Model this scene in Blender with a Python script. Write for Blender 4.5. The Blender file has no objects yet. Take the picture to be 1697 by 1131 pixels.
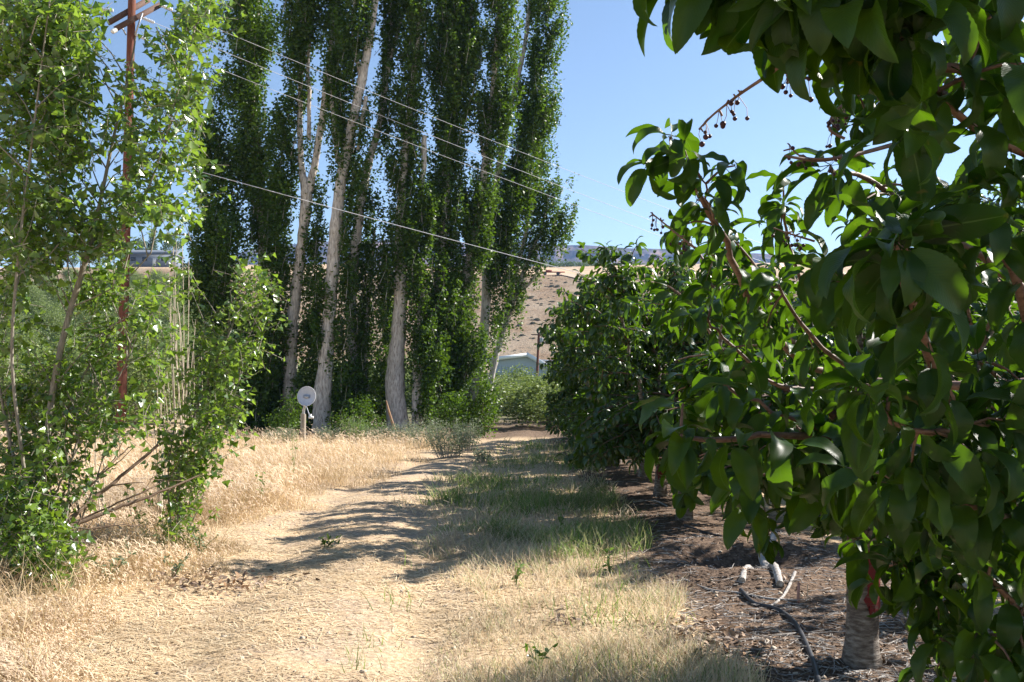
import bpy, math
import numpy as np
from mathutils import Vector
C = bpy.context.scene
COL = C.collection

# ------------------------------------------------------------------ camera
FP = 1470.0; CX, CY = 848.5, 565.5; CH = 1.6
PITCH = math.atan((645 - CY) / FP)
cam_d = bpy.data.cameras.new('camera'); cam = bpy.data.objects.new('camera', cam_d); COL.objects.link(cam)
cam.location = (0, 0, CH); cam.rotation_euler = (math.pi / 2 + PITCH, 0, 0)
cam_d.sensor_width = 36; cam_d.lens = FP / 1697 * 36; cam_d.clip_end = 20000; cam_d.clip_start = 0.05
C.camera = cam

# ------------------------------------------------------------------ light
EL, AZ = math.radians(38), math.radians(66)          # azimuth clockwise from +Y
W = bpy.data.worlds.new('World'); C.world = W; W.use_nodes = True
nt = W.node_tree; bg = nt.nodes['Background']
sky = nt.nodes.new('ShaderNodeTexSky'); sky.sky_type = 'NISHITA'; sky.sun_disc = False
sky.sun_elevation = EL; sky.sun_rotation = AZ; sky.air_density = 1.0; sky.dust_density = 0.15; sky.ozone_density = 1.0
sky.altitude = 300
nt.links.new(sky.outputs[0], bg.inputs[0]); bg.inputs[1].default_value = 0.068
sd = bpy.data.lights.new('sun', 'SUN'); sun = bpy.data.objects.new('sun', sd); COL.objects.link(sun)
sd.energy = 5.0; sd.angle = math.radians(0.53); sd.color = (1.0, 0.945, 0.875)
SV = Vector((math.sin(AZ) * math.cos(EL), math.cos(AZ) * math.cos(EL), math.sin(EL)))
sun.rotation_euler = SV.to_track_quat('Z', 'Y').to_euler(); sun.location = (30, 15, 60)
C.view_settings.view_transform = 'Standard'; C.view_settings.look = 'None'
C.view_settings.exposure = 1.42; C.view_settings.gamma = 1
cy = C.cycles
cy.max_bounces = 7; cy.diffuse_bounces = 2; cy.glossy_bounces = 2; cy.transmission_bounces = 5; cy.volume_bounces = 0
cy.transparent_max_bounces = 4; cy.caustics_reflective = False; cy.caustics_refractive = False
cy.sample_clamp_indirect = 6
try: cy.use_denoising = True; cy.denoiser = 'OPENIMAGEDENOISE'
except Exception: pass

# ------------------------------------------------------------------ helpers
def P(px, py, Y):
    """photo pixel at ground distance Y -> world points (numpy, broadcast)"""
    px, py, Y = np.broadcast_arrays(np.asarray(px, float), np.asarray(py, float), np.asarray(Y, float))
    r = (px - CX) / FP; v = (CY - py) / FP
    c, s = math.cos(PITCH), math.sin(PITCH)
    t = Y / (c - v * s)
    return np.stack([t * r, Y, CH + t * (s + v * c)], -1)

def nrm(a): return a / np.maximum(np.linalg.norm(a, axis=-1, keepdims=True), 1e-9)
def ss(a, b, x): t = np.clip((x - a) / (b - a), 0, 1); return t * t * (3 - 2 * t)

def make_mesh(name, parts, uvs=None, attrs=None, smooth=False):
    """parts: list of (V, F); F (m,k) int. uvs: list of (n,2) per-vertex uv or None, parallel to parts"""
    me = bpy.data.meshes.new(name); Vs = []; loops = []; starts = []; off = 0; lo = 0; U = []
    for i, (V, F) in enumerate(parts):
        V = np.asarray(V, np.float32).reshape(-1, 3); F = np.asarray(F, np.int64)
        if len(F) == 0: continue
        Vs.append(V); loops.append((F + off).ravel()); k = F.shape[1]
        starts.append(lo + np.arange(len(F)) * k); lo += F.size; off += len(V)
        if uvs is not None:
            u = uvs[i]; u = np.zeros((len(V), 2)) if u is None else u
            U.append(u[F.ravel()])
    V = np.concatenate(Vs); L = np.concatenate(loops).astype(np.int32); S = np.concatenate(starts).astype(np.int32)
    me.vertices.add(len(V)); me.vertices.foreach_set('co', V.ravel())
    me.loops.add(len(L)); me.loops.foreach_set('vertex_index', L)
    me.polygons.add(len(S)); me.polygons.foreach_set('loop_start', S)
    if uvs is not None:
        ul = me.uv_layers.new(name='uv'); ul.data.foreach_set('uv', np.concatenate(U).astype(np.float32).ravel())
    if attrs:
        for k, a in attrs.items():
            at = me.attributes.new(k, 'FLOAT', 'POINT'); at.data.foreach_set('value', np.asarray(a, np.float32))
    if smooth: me.polygons.foreach_set('use_smooth', np.ones(len(S), bool))
    me.update(calc_edges=True)
    return me

def link(name, me, mat, parent=None, loc=None):
    o = bpy.data.objects.new(name, me); COL.objects.link(o)
    if mat is not None:
        me.materials.clear()
        for m in (mat if isinstance(mat, (list, tuple)) else [mat]): me.materials.append(m)
    if parent is not None:
        o.parent = parent
        if loc is None: o.location = -parent.location     # mesh coordinates are world coordinates
    if loc is not None: o.location = loc
    return o

def tag(o, label=None, cat=None, group=None, kind=None):
    if label: o['label'] = label
    if cat: o['category'] = cat
    if group: o['group'] = group
    if kind: o['kind'] = kind
    return o

def empty(name, loc, label=None, cat=None, group=None):
    o = bpy.data.objects.new(name, None); COL.objects.link(o); o.location = tuple(float(v) for v in loc)
    o.empty_display_size = 0.2
    return tag(o, label, cat, group)

def copy_tree(o, parent=None):
    c = o.copy(); COL.objects.link(c)
    if parent is not None: c.parent = parent
    for ch in list(o.children): copy_tree(ch, c)
    return c

def tube(pts, rad, seg=8, cap=True, wob=0, rng=None):
    pts = np.asarray(pts, float); n = len(pts); rad = np.broadcast_to(np.asarray(rad, float), (n,))
    T = nrm(np.gradient(pts, axis=0)); ref = np.array([0, 1, 0.]) if abs(T[0][2]) > .8 else np.array([0, 0, 1.])
    X = nrm(np.cross(T, ref)); Y = np.cross(T, X)
    a = np.linspace(0, 2 * math.pi, seg, endpoint=False)
    rr = rad[:, None] * np.ones((n, seg))
    if wob: rr = rr * (1 + wob * (rng.random((n, seg)) - .5))
    V = pts[:, None] + rr[..., None] * (np.cos(a)[None, :, None] * X[:, None] + np.sin(a)[None, :, None] * Y[:, None])
    i = np.arange(n - 1)[:, None] * seg; j = np.arange(seg)[None]; j2 = (j + 1) % seg
    F = np.stack([i + j, i + j2, i + seg + j2, i + seg + j], -1).reshape(-1, 4)
    V = V.reshape(-1, 3)
    if cap:
        V = np.concatenate([V, pts[:1], pts[-1:]]); b = n * seg
        jj = np.arange(seg); k = (jj + 1) % seg
        # triangles as degenerate-free quads are not possible; use fan quads through pairs
        F2 = np.stack([np.full(seg, b), k, jj], -1); F3 = np.stack([np.full(seg, b + 1), (n - 1) * seg + jj, (n - 1) * seg + k], -1)
        return [(V, F), (V, np.concatenate([F2, F3]))]
    return [(V, F)]

def box(c, s, rz=0, rx=0, ry=0):
    v = np.array([[x, y, z] for x in (-.5, .5) for y in (-.5, .5) for z in (-.5, .5)]) * np.asarray(s, float)
    from mathutils import Euler
    M = np.array(Euler((rx, ry, rz)).to_matrix())
    v = v @ M.T + np.asarray(c, float)
    return [(v, np.array([[0, 1, 3, 2], [4, 6, 7, 5], [0, 4, 5, 1], [2, 3, 7, 6], [0, 2, 6, 4], [1, 5, 7, 3]]))]

def smoothpath(pts, n=6):
    pts = np.asarray(pts, float); m = len(pts); t = np.arange(m); tt = np.linspace(0, m - 1, (m - 1) * n + 1); out = []
    for q in tt:
        i = min(int(q), m - 2); f = q - i
        p0 = pts[max(i - 1, 0)]; p1 = pts[i]; p2 = pts[i + 1]; p3 = pts[min(i + 2, m - 1)]
        out.append(.5 * (2 * p1 + (p2 - p0) * f + (2 * p0 - 5 * p1 + 4 * p2 - p3) * f * f + (3 * p1 - p0 - 3 * p2 + p3) * f ** 3))
    return np.array(out)

def inst(T, F, pos, X, up, size, uv=None):
    """instances of template T on frames. X: leaf direction, up: rough normal"""
    X = nrm(X); Yv = nrm(np.cross(up, X)); Z = np.cross(X, Yv)
    s = np.broadcast_to(np.asarray(size, float), (len(pos),))
    V = (T[None, :, 0:1] * X[:, None] + T[None, :, 1:2] * Yv[:, None] + T[None, :, 2:3] * Z[:, None]) * s[:, None, None] + pos[:, None]
    n = len(T); FF = F[None] + (np.arange(len(pos)) * n)[:, None, None]
    r = (V.reshape(-1, 3), FF.reshape(-1, F.shape[1]))
    if uv is not None: return r, np.tile(uv, (len(pos), 1))
    return r

# ---- leaf templates (length along x, width y, normal z)
def cherry_leaf(rows=20, cross=2, droop=.9, fold=.35, wid=.24, serr=.07, petiole=.22, twist=0, wave=0):
    t = np.linspace(0, 1, rows + 1); w = t ** .62 * (1 - t) ** .85; w = w / w.max() * wid; w[0] = .012; w[-1] = .003
    th = -droop * (t ** 1.2); dx = np.cos(th); dz = np.sin(th)
    x = np.concatenate([[0], np.cumsum((dx[1:] + dx[:-1]) / 2)]) / rows; z = np.concatenate([[0], np.cumsum((dz[1:] + dz[:-1]) / 2)]) / rows
    s = np.linspace(-1, 1, 2 * cross + 1); V = []; U = []
    for i in range(rows + 1):
        for q in s:
            ww = w[i]
            if abs(q) == 1 and 0 < i < rows: ww *= (1 + serr) if i % 2 else (1 - serr)
            a = twist * t[i]; yy = q * ww * math.cos(fold); zz = abs(q) ** 1.3 * ww * math.sin(fold) + wave * math.sin(t[i] * 17 + q) * ww * abs(q)
            y2 = yy * math.cos(a) - zz * math.sin(a); z2 = yy * math.sin(a) + zz * math.cos(a)
            V.append((x[i] + z2 * math.sin(-th[i]) * -1 * -1, y2, z[i] + z2 * math.cos(th[i]))); U.append((q * .5 + .5, t[i]))
    m = len(s); F = [(i * m + j, i * m + j + 1, (i + 1) * m + j + 1, (i + 1) * m + j) for i in range(rows) for j in range(m - 1)]
    V = np.array(V); U = np.array(U)
    V = V + np.array([petiole, 0, 0])
    if petiole > 0:
        b = len(V); r = .009
        pv = [(0, -r, .05), (0, r, .05), (0, 0, .05 - r * 1.7), (petiole + .02, -r, 0), (petiole + .02, r, 0), (petiole + .02, 0, -r * 1.7)]
        V = np.concatenate([V, np.array(pv)]); U = np.concatenate([U, np.tile([[.5, -0.5]], (6, 1))])
        F += [(b, b + 1, b + 4, b + 3), (b + 1, b + 2, b + 5, b + 4), (b + 2, b, b + 3, b + 5)]
    return V, np.array(F), U

def delta_leaf(fold=.3, curl=.15):
    """triangular cottonwood leaf, petiole included"""
    o = [(0, 0), (.28, .05), (.29, .36), (.36, .43), (.58, .25), (.80, .09), (1, 0.0)]
    V = []; 
    for (x, y) in o: V.append((x, 0, -curl * x * x))
    for (x, y) in o[1:-1]: V.append((x, y, fold * y - curl * x * x))
    for (x, y) in o[1:-1]: V.append((x, -y, fold * y - curl * x * x))
    # spine 0..6, right 7..11, left 12..16
    V = np.array(V)
    F = [(1, 2, 8, 7), (2, 3, 9, 8), (3, 4, 10, 9), (4, 5, 11, 10), (5, 6, 6, 11), (2, 1, 12, 13), (3, 2, 13, 14), (4, 3, 14, 15), (5, 4, 15, 16)]
    F4 = [(1, 2, 8, 7), (2, 3, 9, 8), (3, 4, 10, 9), (4, 5, 11, 10), (2, 1, 12, 13), (3, 2, 13, 14), (4, 3, 14, 15), (5, 4, 15, 16)]
    # tip as quad over both sides, petiole sliver
    F4 += [(5, 11, 6, 16)]
    V = np.concatenate([V, [(0, .012, 0), (.3, .012, -.01), (0, -.012, 0), (.3, -.012, -.01)]])
    F4 += [(17, 18, 20, 19)]
    return V, np.array(F4)

QUAD = (np.array([(0, 0, 0), (.45, .36, .1), (1, 0, -.05), (.45, -.36, .1)]), np.array([[0, 3, 2, 1]]))
OVAL = (np.array([(0, 0, 0), (.3, .2, .06), (.7, .17, .02), (1, 0, -.12), (.7, -.17, .02), (.3, -.2, .06), (.3, 0, 0), (.7, 0, -.04)]),
        np.array([[0, 6, 1, 1], [6, 7, 2, 1], [7, 3, 3, 2], [0, 5, 5, 6], [5, 4, 7, 6], [4, 3, 3, 7]]))
OVAL = (OVAL[0], np.array([[0, 5, 6, 1], [6, 7, 2, 1], [5, 4, 7, 6], [7, 4, 3, 2]]))

# ------------------------------------------------------------------ materials
def newmat(name):
    m = bpy.data.materials.new(name); m.use_nodes = True; n = m.node_tree.nodes; n.clear()
    return m, n, m.node_tree.links
def N(n, t, **k):
    x = n.new(t)
    for a, b in k.items(): setattr(x, a, b)
    return x
def ramp(n, cols, interp='LINEAR'):
    r = N(n, 'ShaderNodeValToRGB'); e = r.color_ramp.elements; r.color_ramp.interpolation = interp
    while len(e) < len(cols): e.new(.5)
    for q, (p, c) in zip(e, cols): q.position = p; q.color = (*c, 1)
    return r

def leaf_mat(name, cols, tcol, trans=.4, rough=.38, spec=.5, under=(.12, .17, .07), veins=False, vary=1.0):
    m, n, l = newmat(name)
    g = N(n, 'ShaderNodeNewGeometry'); r = ramp(n, [(i / (len(cols) - 1), c) for i, c in enumerate(cols)]); l.new(g.outputs['Random Per Island'], r.inputs[0])
    tc = N(n, 'ShaderNodeTexCoord'); nz = N(n, 'ShaderNodeTexNoise'); nz.inputs['Scale'].default_value = 1.1; nz.inputs['Detail'].default_value = 3
    l.new(tc.outputs['Object'], nz.inputs[0])
    hs = N(n, 'ShaderNodeHueSaturation'); mr = N(n, 'ShaderNodeMapRange'); mr.inputs[1].default_value = .3; mr.inputs[2].default_value = .7
    mr.inputs[3].default_value = .8; mr.inputs[4].default_value = 1.25; l.new(nz.outputs[0], mr.inputs[0]); l.new(mr.outputs[0], hs.inputs['Value']); l.new(r.outputs[0], hs.inputs['Color'])
    col = hs.outputs[0]
    p = N(n, 'ShaderNodeBsdfPrincipled'); p.inputs['Roughness'].default_value = rough; p.inputs['Specular IOR Level'].default_value = spec
    if veins:
        uv = N(n, 'ShaderNodeUVMap'); uv.uv_map = 'uv'; sx = N(n, 'ShaderNodeSeparateXYZ'); l.new(uv.outputs[0], sx.inputs[0])
        a1 = N(n, 'ShaderNodeMath', operation='SUBTRACT'); l.new(sx.outputs[0], a1.inputs[0]); a1.inputs[1].default_value = .5
        ab = N(n, 'ShaderNodeMath', operation='ABSOLUTE'); l.new(a1.outputs[0], ab.inputs[0])
        mm = N(n, 'ShaderNodeMath', operation='MULTIPLY'); l.new(ab.outputs[0], mm.inputs[0]); mm.inputs[1].default_value = -.42
        ad = N(n, 'ShaderNodeMath', operation='ADD'); l.new(mm.outputs[0], ad.inputs[0]); l.new(sx.outputs[1], ad.inputs[1])
        m2 = N(n, 'ShaderNodeMath', operation='MULTIPLY'); l.new(ad.outputs[0], m2.inputs[0]); m2.inputs[1].default_value = 2 * math.pi * 11
        sn = N(n, 'ShaderNodeMath', operation='SINE'); l.new(m2.outputs[0], sn.inputs[0])
        ab2 = N(n, 'ShaderNodeMath', operation='ABSOLUTE'); l.new(sn.outputs[0], ab2.inputs[0])
        pw = N(n, 'ShaderNodeMath', operation='POWER'); l.new(ab2.outputs[0], pw.inputs[0]); pw.inputs[1].default_value = .5
        bp = N(n, 'ShaderNodeBump'); bp.inputs['Strength'].default_value = .22; bp.inputs['Distance'].default_value = .0015; l.new(pw.outputs[0], bp.inputs['Height'])
        l.new(bp.outputs[0], p.inputs['Normal'])
        # lighter midrib
        lt = N(n, 'ShaderNodeMath', operation='LESS_THAN'); l.new(ab.outputs[0], lt.inputs[0]); lt.inputs[1].default_value = .022
        mx = N(n, 'ShaderNodeMix', data_type='RGBA'); l.new(lt.outputs[0], mx.inputs[0]); l.new(col, mx.inputs[6]); mx.inputs[7].default_value = (.06, .1, .03, 1)
        # petiole reddish
        l2 = N(n, 'ShaderNodeMath', operation='LESS_THAN'); l.new(sx.outputs[1], l2.inputs[0]); l2.inputs[1].default_value = -.1
        mx2 = N(n, 'ShaderNodeMix', data_type='RGBA'); l.new(l2.outputs[0], mx2.inputs[0]); l.new(mx.outputs[2], mx2.inputs[6]); mx2.inputs[7].default_value = (.16, .08, .04, 1)
        nb_ = N(n, 'ShaderNodeTexNoise'); nb_.inputs['Scale'].default_value = 55; nb_.inputs['Detail'].default_value = 3; l.new(tc.outputs['Object'], nb_.inputs[0])
        rb_ = ramp(n, [(.66, (0, 0, 0)), (.71, (.75, .75, .75))]); l.new(nb_.outputs[0], rb_.inputs[0])
        mx3 = N(n, 'ShaderNodeMix', data_type='RGBA'); l.new(rb_.outputs[0], mx3.inputs[0]); l.new(mx2.outputs[2], mx3.inputs[6]); mx3.inputs[7].default_value = (.10, .065, .02, 1)
        rr_ = N(n, 'ShaderNodeMapRange'); rr_.inputs[1].default_value = .3; rr_.inputs[2].default_value = .7; rr_.inputs[3].default_value = .24; rr_.inputs[4].default_value = .5; l.new(nz.outputs[0], rr_.inputs[0]); l.new(rr_.outputs[0], p.inputs['Roughness'])
        col = mx3.outputs[2]
    # paler underside
    mu = N(n, 'ShaderNodeMix', data_type='RGBA'); l.new(g.outputs['Backfacing'], mu.inputs[0]); l.new(col, mu.inputs[6]); mu.inputs[7].default_value = (*under, 1)
    l.new(mu.outputs[2], p.inputs['Base Color'])
    t = N(n, 'ShaderNodeBsdfTranslucent'); h2 = N(n, 'ShaderNodeMix', data_type='RGBA'); h2.blend_type = 'MIX'; h2.inputs[0].default_value = .75
    l.new(col, h2.inputs[6]); h2.inputs[7].default_value = (*tcol, 1); l.new(h2.outputs[2], t.inputs[0])
    s = N(n, 'ShaderNodeMixShader'); s.inputs[0].default_value = trans; l.new(p.outputs[0], s.inputs[1]); l.new(t.outputs[0], s.inputs[2])
    o = N(n, 'ShaderNodeOutputMaterial'); l.new(s.outputs[0], o.inputs[0])
    return m

def blade_mat(name, cols, trans=.3, rough=.6, attr=None):
    m, n, l = newmat(name); g = N(n, 'ShaderNodeNewGeometry'); r = ramp(n, [(i / (len(cols) - 1), c) for i, c in enumerate(cols)])
    l.new(g.outputs['Random Per Island'], r.inputs[0])
    tc = N(n, 'ShaderNodeTexCoord'); nz = N(n, 'ShaderNodeTexNoise'); nz.inputs['Scale'].default_value = .9; nz.inputs['Detail'].default_value = 4
    l.new(tc.outputs['Object'], nz.inputs[0]); hs = N(n, 'ShaderNodeHueSaturation'); mr = N(n, 'ShaderNodeMapRange'); mr.inputs[1].default_value = .35; mr.inputs[2].default_value = .65
    mr.inputs[3].default_value = .68; mr.inputs[4].default_value = 1.12; l.new(nz.outputs[0], mr.inputs[0]); l.new(mr.outputs[0], hs.inputs['Value']); l.new(r.outputs[0], hs.inputs['Color'])
    p = N(n, 'ShaderNodeBsdfPrincipled'); p.inputs['Roughness'].default_value = rough; l.new(hs.outputs[0], p.inputs['Base Color']); p.inputs['Specular IOR Level'].default_value = .3
    t = N(n, 'ShaderNodeBsdfTranslucent'); l.new(hs.outputs[0], t.inputs[0]); s = N(n, 'ShaderNodeMixShader'); s.inputs[0].default_value = trans
    l.new(p.outputs[0], s.inputs[1]); l.new(t.outputs[0], s.inputs[2]); o = N(n, 'ShaderNodeOutputMaterial'); l.new(s.outputs[0], o.inputs[0])
    return m

def noise_mat(name, cols, scale=(4, 4, 1), detail=6, rough=.85, bump=.3, bdist=.02, metallic=0, nscale=3.0, spec=.3, extra=None):
    m, n, l = newmat(name); tc = N(n, 'ShaderNodeTexCoord'); mp = N(n, 'ShaderNodeMapping'); mp.inputs['Scale'].default_value = scale
    l.new(tc.outputs['Object'], mp.inputs[0]); nz = N(n, 'ShaderNodeTexNoise'); nz.inputs['Scale'].default_value = nscale; nz.inputs['Detail'].default_value = detail
    nz.inputs['Roughness'].default_value = .65; l.new(mp.outputs[0], nz.inputs[0]); r = ramp(n, cols); l.new(nz.outputs[0], r.inputs[0])
    p = N(n, 'ShaderNodeBsdfPrincipled'); p.inputs['Roughness'].default_value = rough; p.inputs['Metallic'].default_value = metallic; p.inputs['Specular IOR Level'].default_value = spec
    l.new(r.outputs[0], p.inputs['Base Color']); b = N(n, 'ShaderNodeBump'); b.inputs['Strength'].default_value = bump; b.inputs['Distance'].default_value = bdist
    l.new(nz.outputs[0], b.inputs['Height']); l.new(b.outputs[0], p.inputs['Normal']); o = N(n, 'ShaderNodeOutputMaterial'); l.new(p.outputs[0], o.inputs[0])
    return m

M = {}
M['poplar_bark'] = noise_mat('poplar_bark', [(.3, (.12, .10, .085)), (.43, (.36, .32, .28)), (.6, (.60, .55, .49)), (.8, (.72, .67, .61))], (6, 6, 1.3), bump=.6, bdist=.05)
M['sapling_bark'] = noise_mat('sapling_bark', [(.3, (.14, .12, .09)), (.6, (.28, .25, .20)), (.8, (.36, .33, .27))], (20, 20, 5), bump=.3, bdist=.005)
M['dead_wood'] = noise_mat('dead_wood', [(.3, (.12, .10, .085)), (.5, (.34, .31, .28)), (.75, (.62, .6, .57))], (14, 14, 6), bump=.5, bdist=.01)
M['whip'] = noise_mat('pale_dead_twig', [(.3, (.4, .32, .22)), (.7, (.62, .54, .42))], (20, 20, 6), bump=.1)
M['brown_stick'] = noise_mat('brown_stick', [(.3, (.10, .065, .04)), (.7, (.24, .17, .12))], (20, 20, 20), bump=.3, bdist=.005)
M['cherry_bark'] = noise_mat('cherry_bark', [(.3, (.045, .035, .028)), (.46, (.12, .095, .078)), (.6, (.24, .21, .18)), (.75, (.38, .35, .31))], (4, 4, 14), bump=.7, bdist=.02)
M['cherry_twig'] = noise_mat('cherry_twig', [(.3, (.10, .055, .04)), (.7, (.24, .15, .11))], (20, 20, 60), bump=.2, bdist=.003, rough=.6)
M['pole_wood'] = noise_mat('pole_wood', [(.3, (.06, .022, .014)), (.5, (.15, .052, .03)), (.75, (.23, .10, .06))], (14, 14, .7), bump=.5, bdist=.02)
M['arm_wood'] = noise_mat('arm_wood', [(.3, (.05, .028, .022)), (.7, (.14, .085, .065))], (3, 14, 14), bump=.4, bdist=.01)
M['post_wood'] = noise_mat('post_wood', [(.3, (.2, .17, .13)), (.7, (.42, .37, .3))], (14, 14, 1), bump=.4, bdist=.01)
M['metal'] = noise_mat('grey_metal', [(.3, (.34, .35, .37)), (.7, (.45, .46, .48))], bump=0, metallic=.6, rough=.45)
M['dish'] = noise_mat('dish_paint', [(.3, (.46, .48, .52)), (.7, (.56, .58, .62))], bump=.02, rough=.55)
M['white'] = noise_mat('white_glaze', [(.3, (.72, .72, .7)), (.7, (.8, .8, .78))], bump=0, rough=.3)
M['wire'] = noise_mat('aluminium_wire', [(.3, (.6, .6, .62)), (.7, (.75, .75, .77))], bump=0, rough=.45, metallic=.2)
M['hose'] = noise_mat('black_plastic', [(.3, (.02, .02, .024)), (.7, (.05, .05, .055))], bump=.1, rough=.45)
M['siding'] = noise_mat('metal_siding', [(.3, (.36, .42, .5)), (.7, (.42, .48, .56))], (3, 3, .2), bump=.1, rough=.5)
M['tin_roof'] = noise_mat('tin_roof', [(.3, (.78, .79, .8)), (.7, (.84, .85, .86))], bump=.1, rough=.45)
M['house_wall'] = noise_mat('house_wall', [(.3, (.14, .17, .22)), (.7, (.18, .21, .26))], bump=.1)
M['house_roof'] = noise_mat('house_roof', [(.3, (.12, .14, .17)), (.7, (.17, .19, .22))], bump=.1)
M['rust'] = noise_mat('rusty_paint', [(.3, (.22, .05, .035)), (.7, (.35, .1, .07))], bump=.1)
M['glass'] = noise_mat('dark_glass', [(.3, (.03, .04, .05)), (.7, (.05, .06, .07))], bump=0, rough=.1)
M['red_paint'] = noise_mat('red_tree_paint', [(.38, (.10, .06, .045)), (.45, (.11, .010, .010)), (.75, (.19, .012, .013))], (6, 6, 20), bump=.5, bdist=.01, rough=.7)
M['orange_cut'] = noise_mat('fresh_cut', [(.3, (.5, .24, .1)), (.7, (.62, .36, .18))], bump=.2)

M['poplar_leaf'] = leaf_mat('poplar_leaf', [(.018, .045, .005), (.04, .085, .009), (.085, .145, .016)], (.2, .36, .015), .28, .42, .2, (.05, .085, .022))
M['cotton_leaf'] = leaf_mat('cottonwood_leaf', [(.035, .08, .010), (.072, .14, .015), (.14, .215, .024)], (.32, .5, .03), .38, .3, .6, (.12, .18, .09))
M['cherry_near'] = leaf_mat('cherry_leaf_near', [(.004, .015, .004), (.007, .022, .006), (.010, .028, .006), (.02, .042, .007)], (.20, .42, .006), .25, .34, .2, (.02, .048, .011), veins=True)  # darker than the other cherry leaves: canopy shade is put into the colour
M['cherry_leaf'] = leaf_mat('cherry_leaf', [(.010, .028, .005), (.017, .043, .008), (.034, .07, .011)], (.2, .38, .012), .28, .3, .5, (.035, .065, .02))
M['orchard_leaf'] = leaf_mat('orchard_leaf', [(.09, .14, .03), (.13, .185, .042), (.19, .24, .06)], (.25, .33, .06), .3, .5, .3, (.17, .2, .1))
M['shrub_leaf'] = leaf_mat('shrub_leaf', [(.12, .16, .09), (.17, .21, .12), (.22, .25, .16)], (.2, .28, .1), .25, .6, .3, (.22, .25, .17))
M['far_leaf'] = leaf_mat('far_tree_leaf', [(.04, .075, .03), (.06, .1, .04), (.09, .13, .05)], (.15, .25, .06), .3, .5, .3, (.1, .14, .06))
M['sage'] = leaf_mat('sagebrush_leaf', [(.13, .13, .10), (.18, .18, .14)], (.2, .2, .12), .15, .7, .2, (.2, .2, .16))
M['dry_grass'] = blade_mat('dry_grass', [(.54, .39, .19), (.68, .52, .28), (.78, .64, .40), (.64, .45, .27), (.40, .28, .16), (.76, .59, .39)], .35)
M['seed_head'] = blade_mat('seed_head', [(.68, .51, .36), (.78, .62, .45), (.84, .71, .52)], .4)
M['straw'] = blade_mat('straw', [(.55, .39, .22), (.72, .55, .34), (.84, .69, .47)], .15)
M['green_grass'] = blade_mat('green_grass', [(.10, .22, .03), (.16, .30, .05), (.26, .36, .09), (.56, .48, .28), (.18, .30, .06), (.46, .4, .22)], .42)
M['mixed_grass'] = blade_mat('mixed_grass', [(.68, .54, .36), (.80, .67, .47), (.74, .57, .38), (.34, .42, .15), (.84, .73, .54), (.62, .46, .3), (.8, .66, .48)], .35)
M['litter'] = blade_mat('leaf_litter', [(.09, .055, .035), (.16, .11, .075), (.26, .19, .14), (.36, .22, .12), (.12, .08, .055)], .1)  # browns lowered along with the soil, for the same missing tree shade
M['weed'] = leaf_mat('weed_leaf', [(.08, .16, .03), (.13, .23, .05)], (.3, .45, .06), .35, .5, .3, (.14, .2, .09))
M['cherry_fruit'] = noise_mat('dried_cherry', [(.3, (.02, .008, .01)), (.7, (.06, .015, .02))], bump=.1, rough=.4)
M['flower'] = blade_mat('yellow_flower', [(.7, .55, .05), (.8, .65, .08)], .2)

# ------------------------------------------------------------------ ground
def xc(Y): return np.interp(Y, [0, 4.8, 8, 11, 15, 20, 26, 32, 40], [-1.2, -1.3, -1.5, -1.85, -1.9, -1.3, -.4, .3, .5])
def xb(Y): return np.interp(Y, [0, 4.8, 8, 10.5, 13, 16, 20, 26], [-2.45, -2.5, -2.75, -3.0, -2.8, -2.2, -2.0, -1.3])
def nz2(x, y, s, seed=0):
    r = np.random.default_rng(seed); o = 0
    for k in range(7):
        a = r.random() * 6.28; f = (.6 + r.random()) * s; o = o + np.sin((x * math.cos(a) + y * math.sin(a)) * f + r.random() * 6.28)
    return o / 7
def gh(x, y):
    x = np.asarray(x, float); y = np.asarray(y, float)
    near = 1 - ss(60, 120, np.abs(x) + y)
    z = .022 * nz2(x, y, 1.1, 1) + .018 * nz2(x, y, 3.3, 2) 
    c = xc(y); d = x - c; inn = (y < 28)
    z = z - .035 * np.exp(-((d - .75) / .22) ** 2) - .035 * np.exp(-((d + .7) / .22) ** 2) + .03 * np.exp(-(d / .4) ** 2)
    z = z + .07 * np.exp(-((x - 2.0) / .8) ** 2) + .03 * np.exp(-((x - .6) / .5) ** 2)
    dd = np.hypot(x - 2.05, y - 7.9); z = z - .2 * np.exp(-(dd / .38) ** 2) + .10 * np.exp(-((dd - .75) / .3) ** 2) + .02 * nz2(x, y, 14, 5) * (np.abs(x - 2.2) < 1.2)
    return z * near
def axisarr(a, b, step, lo, hi, g=1.18):
    mid = np.arange(a, b + 1e-6, step); L = []; s = step; v = a
    while v > lo: s *= g; v -= s; L.append(v)
    H = []; s = step; v = b
    while v < hi: s *= g; v += s; H.append(v)
    return np.array(L[::-1] + list(mid) + H)
gx = axisarr(-9, 5.5, .075, -2300, 2300); gy = axisarr(3.5, 20, .08, -40, 2350)
GX, GY = np.meshgrid(gx, gy); Z = gh(GX, GY)
nx, ny = len(gx), len(gy)
i = (np.arange(ny - 1)[:, None] * nx + np.arange(nx - 1)[None]).ravel()
GF = np.stack([i, i + 1, i + nx + 1, i + nx], -1)
w1 = .3 * nz2(GX, GY, 2.2, 11)
a_path = (1 - ss(.95, 1.35, np.abs(GX - xc(GY)) + w1)) * (1 - .75 * ss(19, 23, GY))
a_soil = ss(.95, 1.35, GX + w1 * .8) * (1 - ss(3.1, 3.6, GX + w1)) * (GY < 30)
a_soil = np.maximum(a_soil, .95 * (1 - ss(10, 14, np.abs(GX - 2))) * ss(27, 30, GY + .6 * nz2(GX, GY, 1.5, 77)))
a_far = ss(34, 60, GY)
gmesh = make_mesh('ground', [(np.stack([GX, GY, Z], -1).reshape(-1, 3), GF)], attrs={'path': a_path.ravel(), 'soil': a_soil.ravel(), 'far': a_far.ravel()}, smooth=True)
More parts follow.
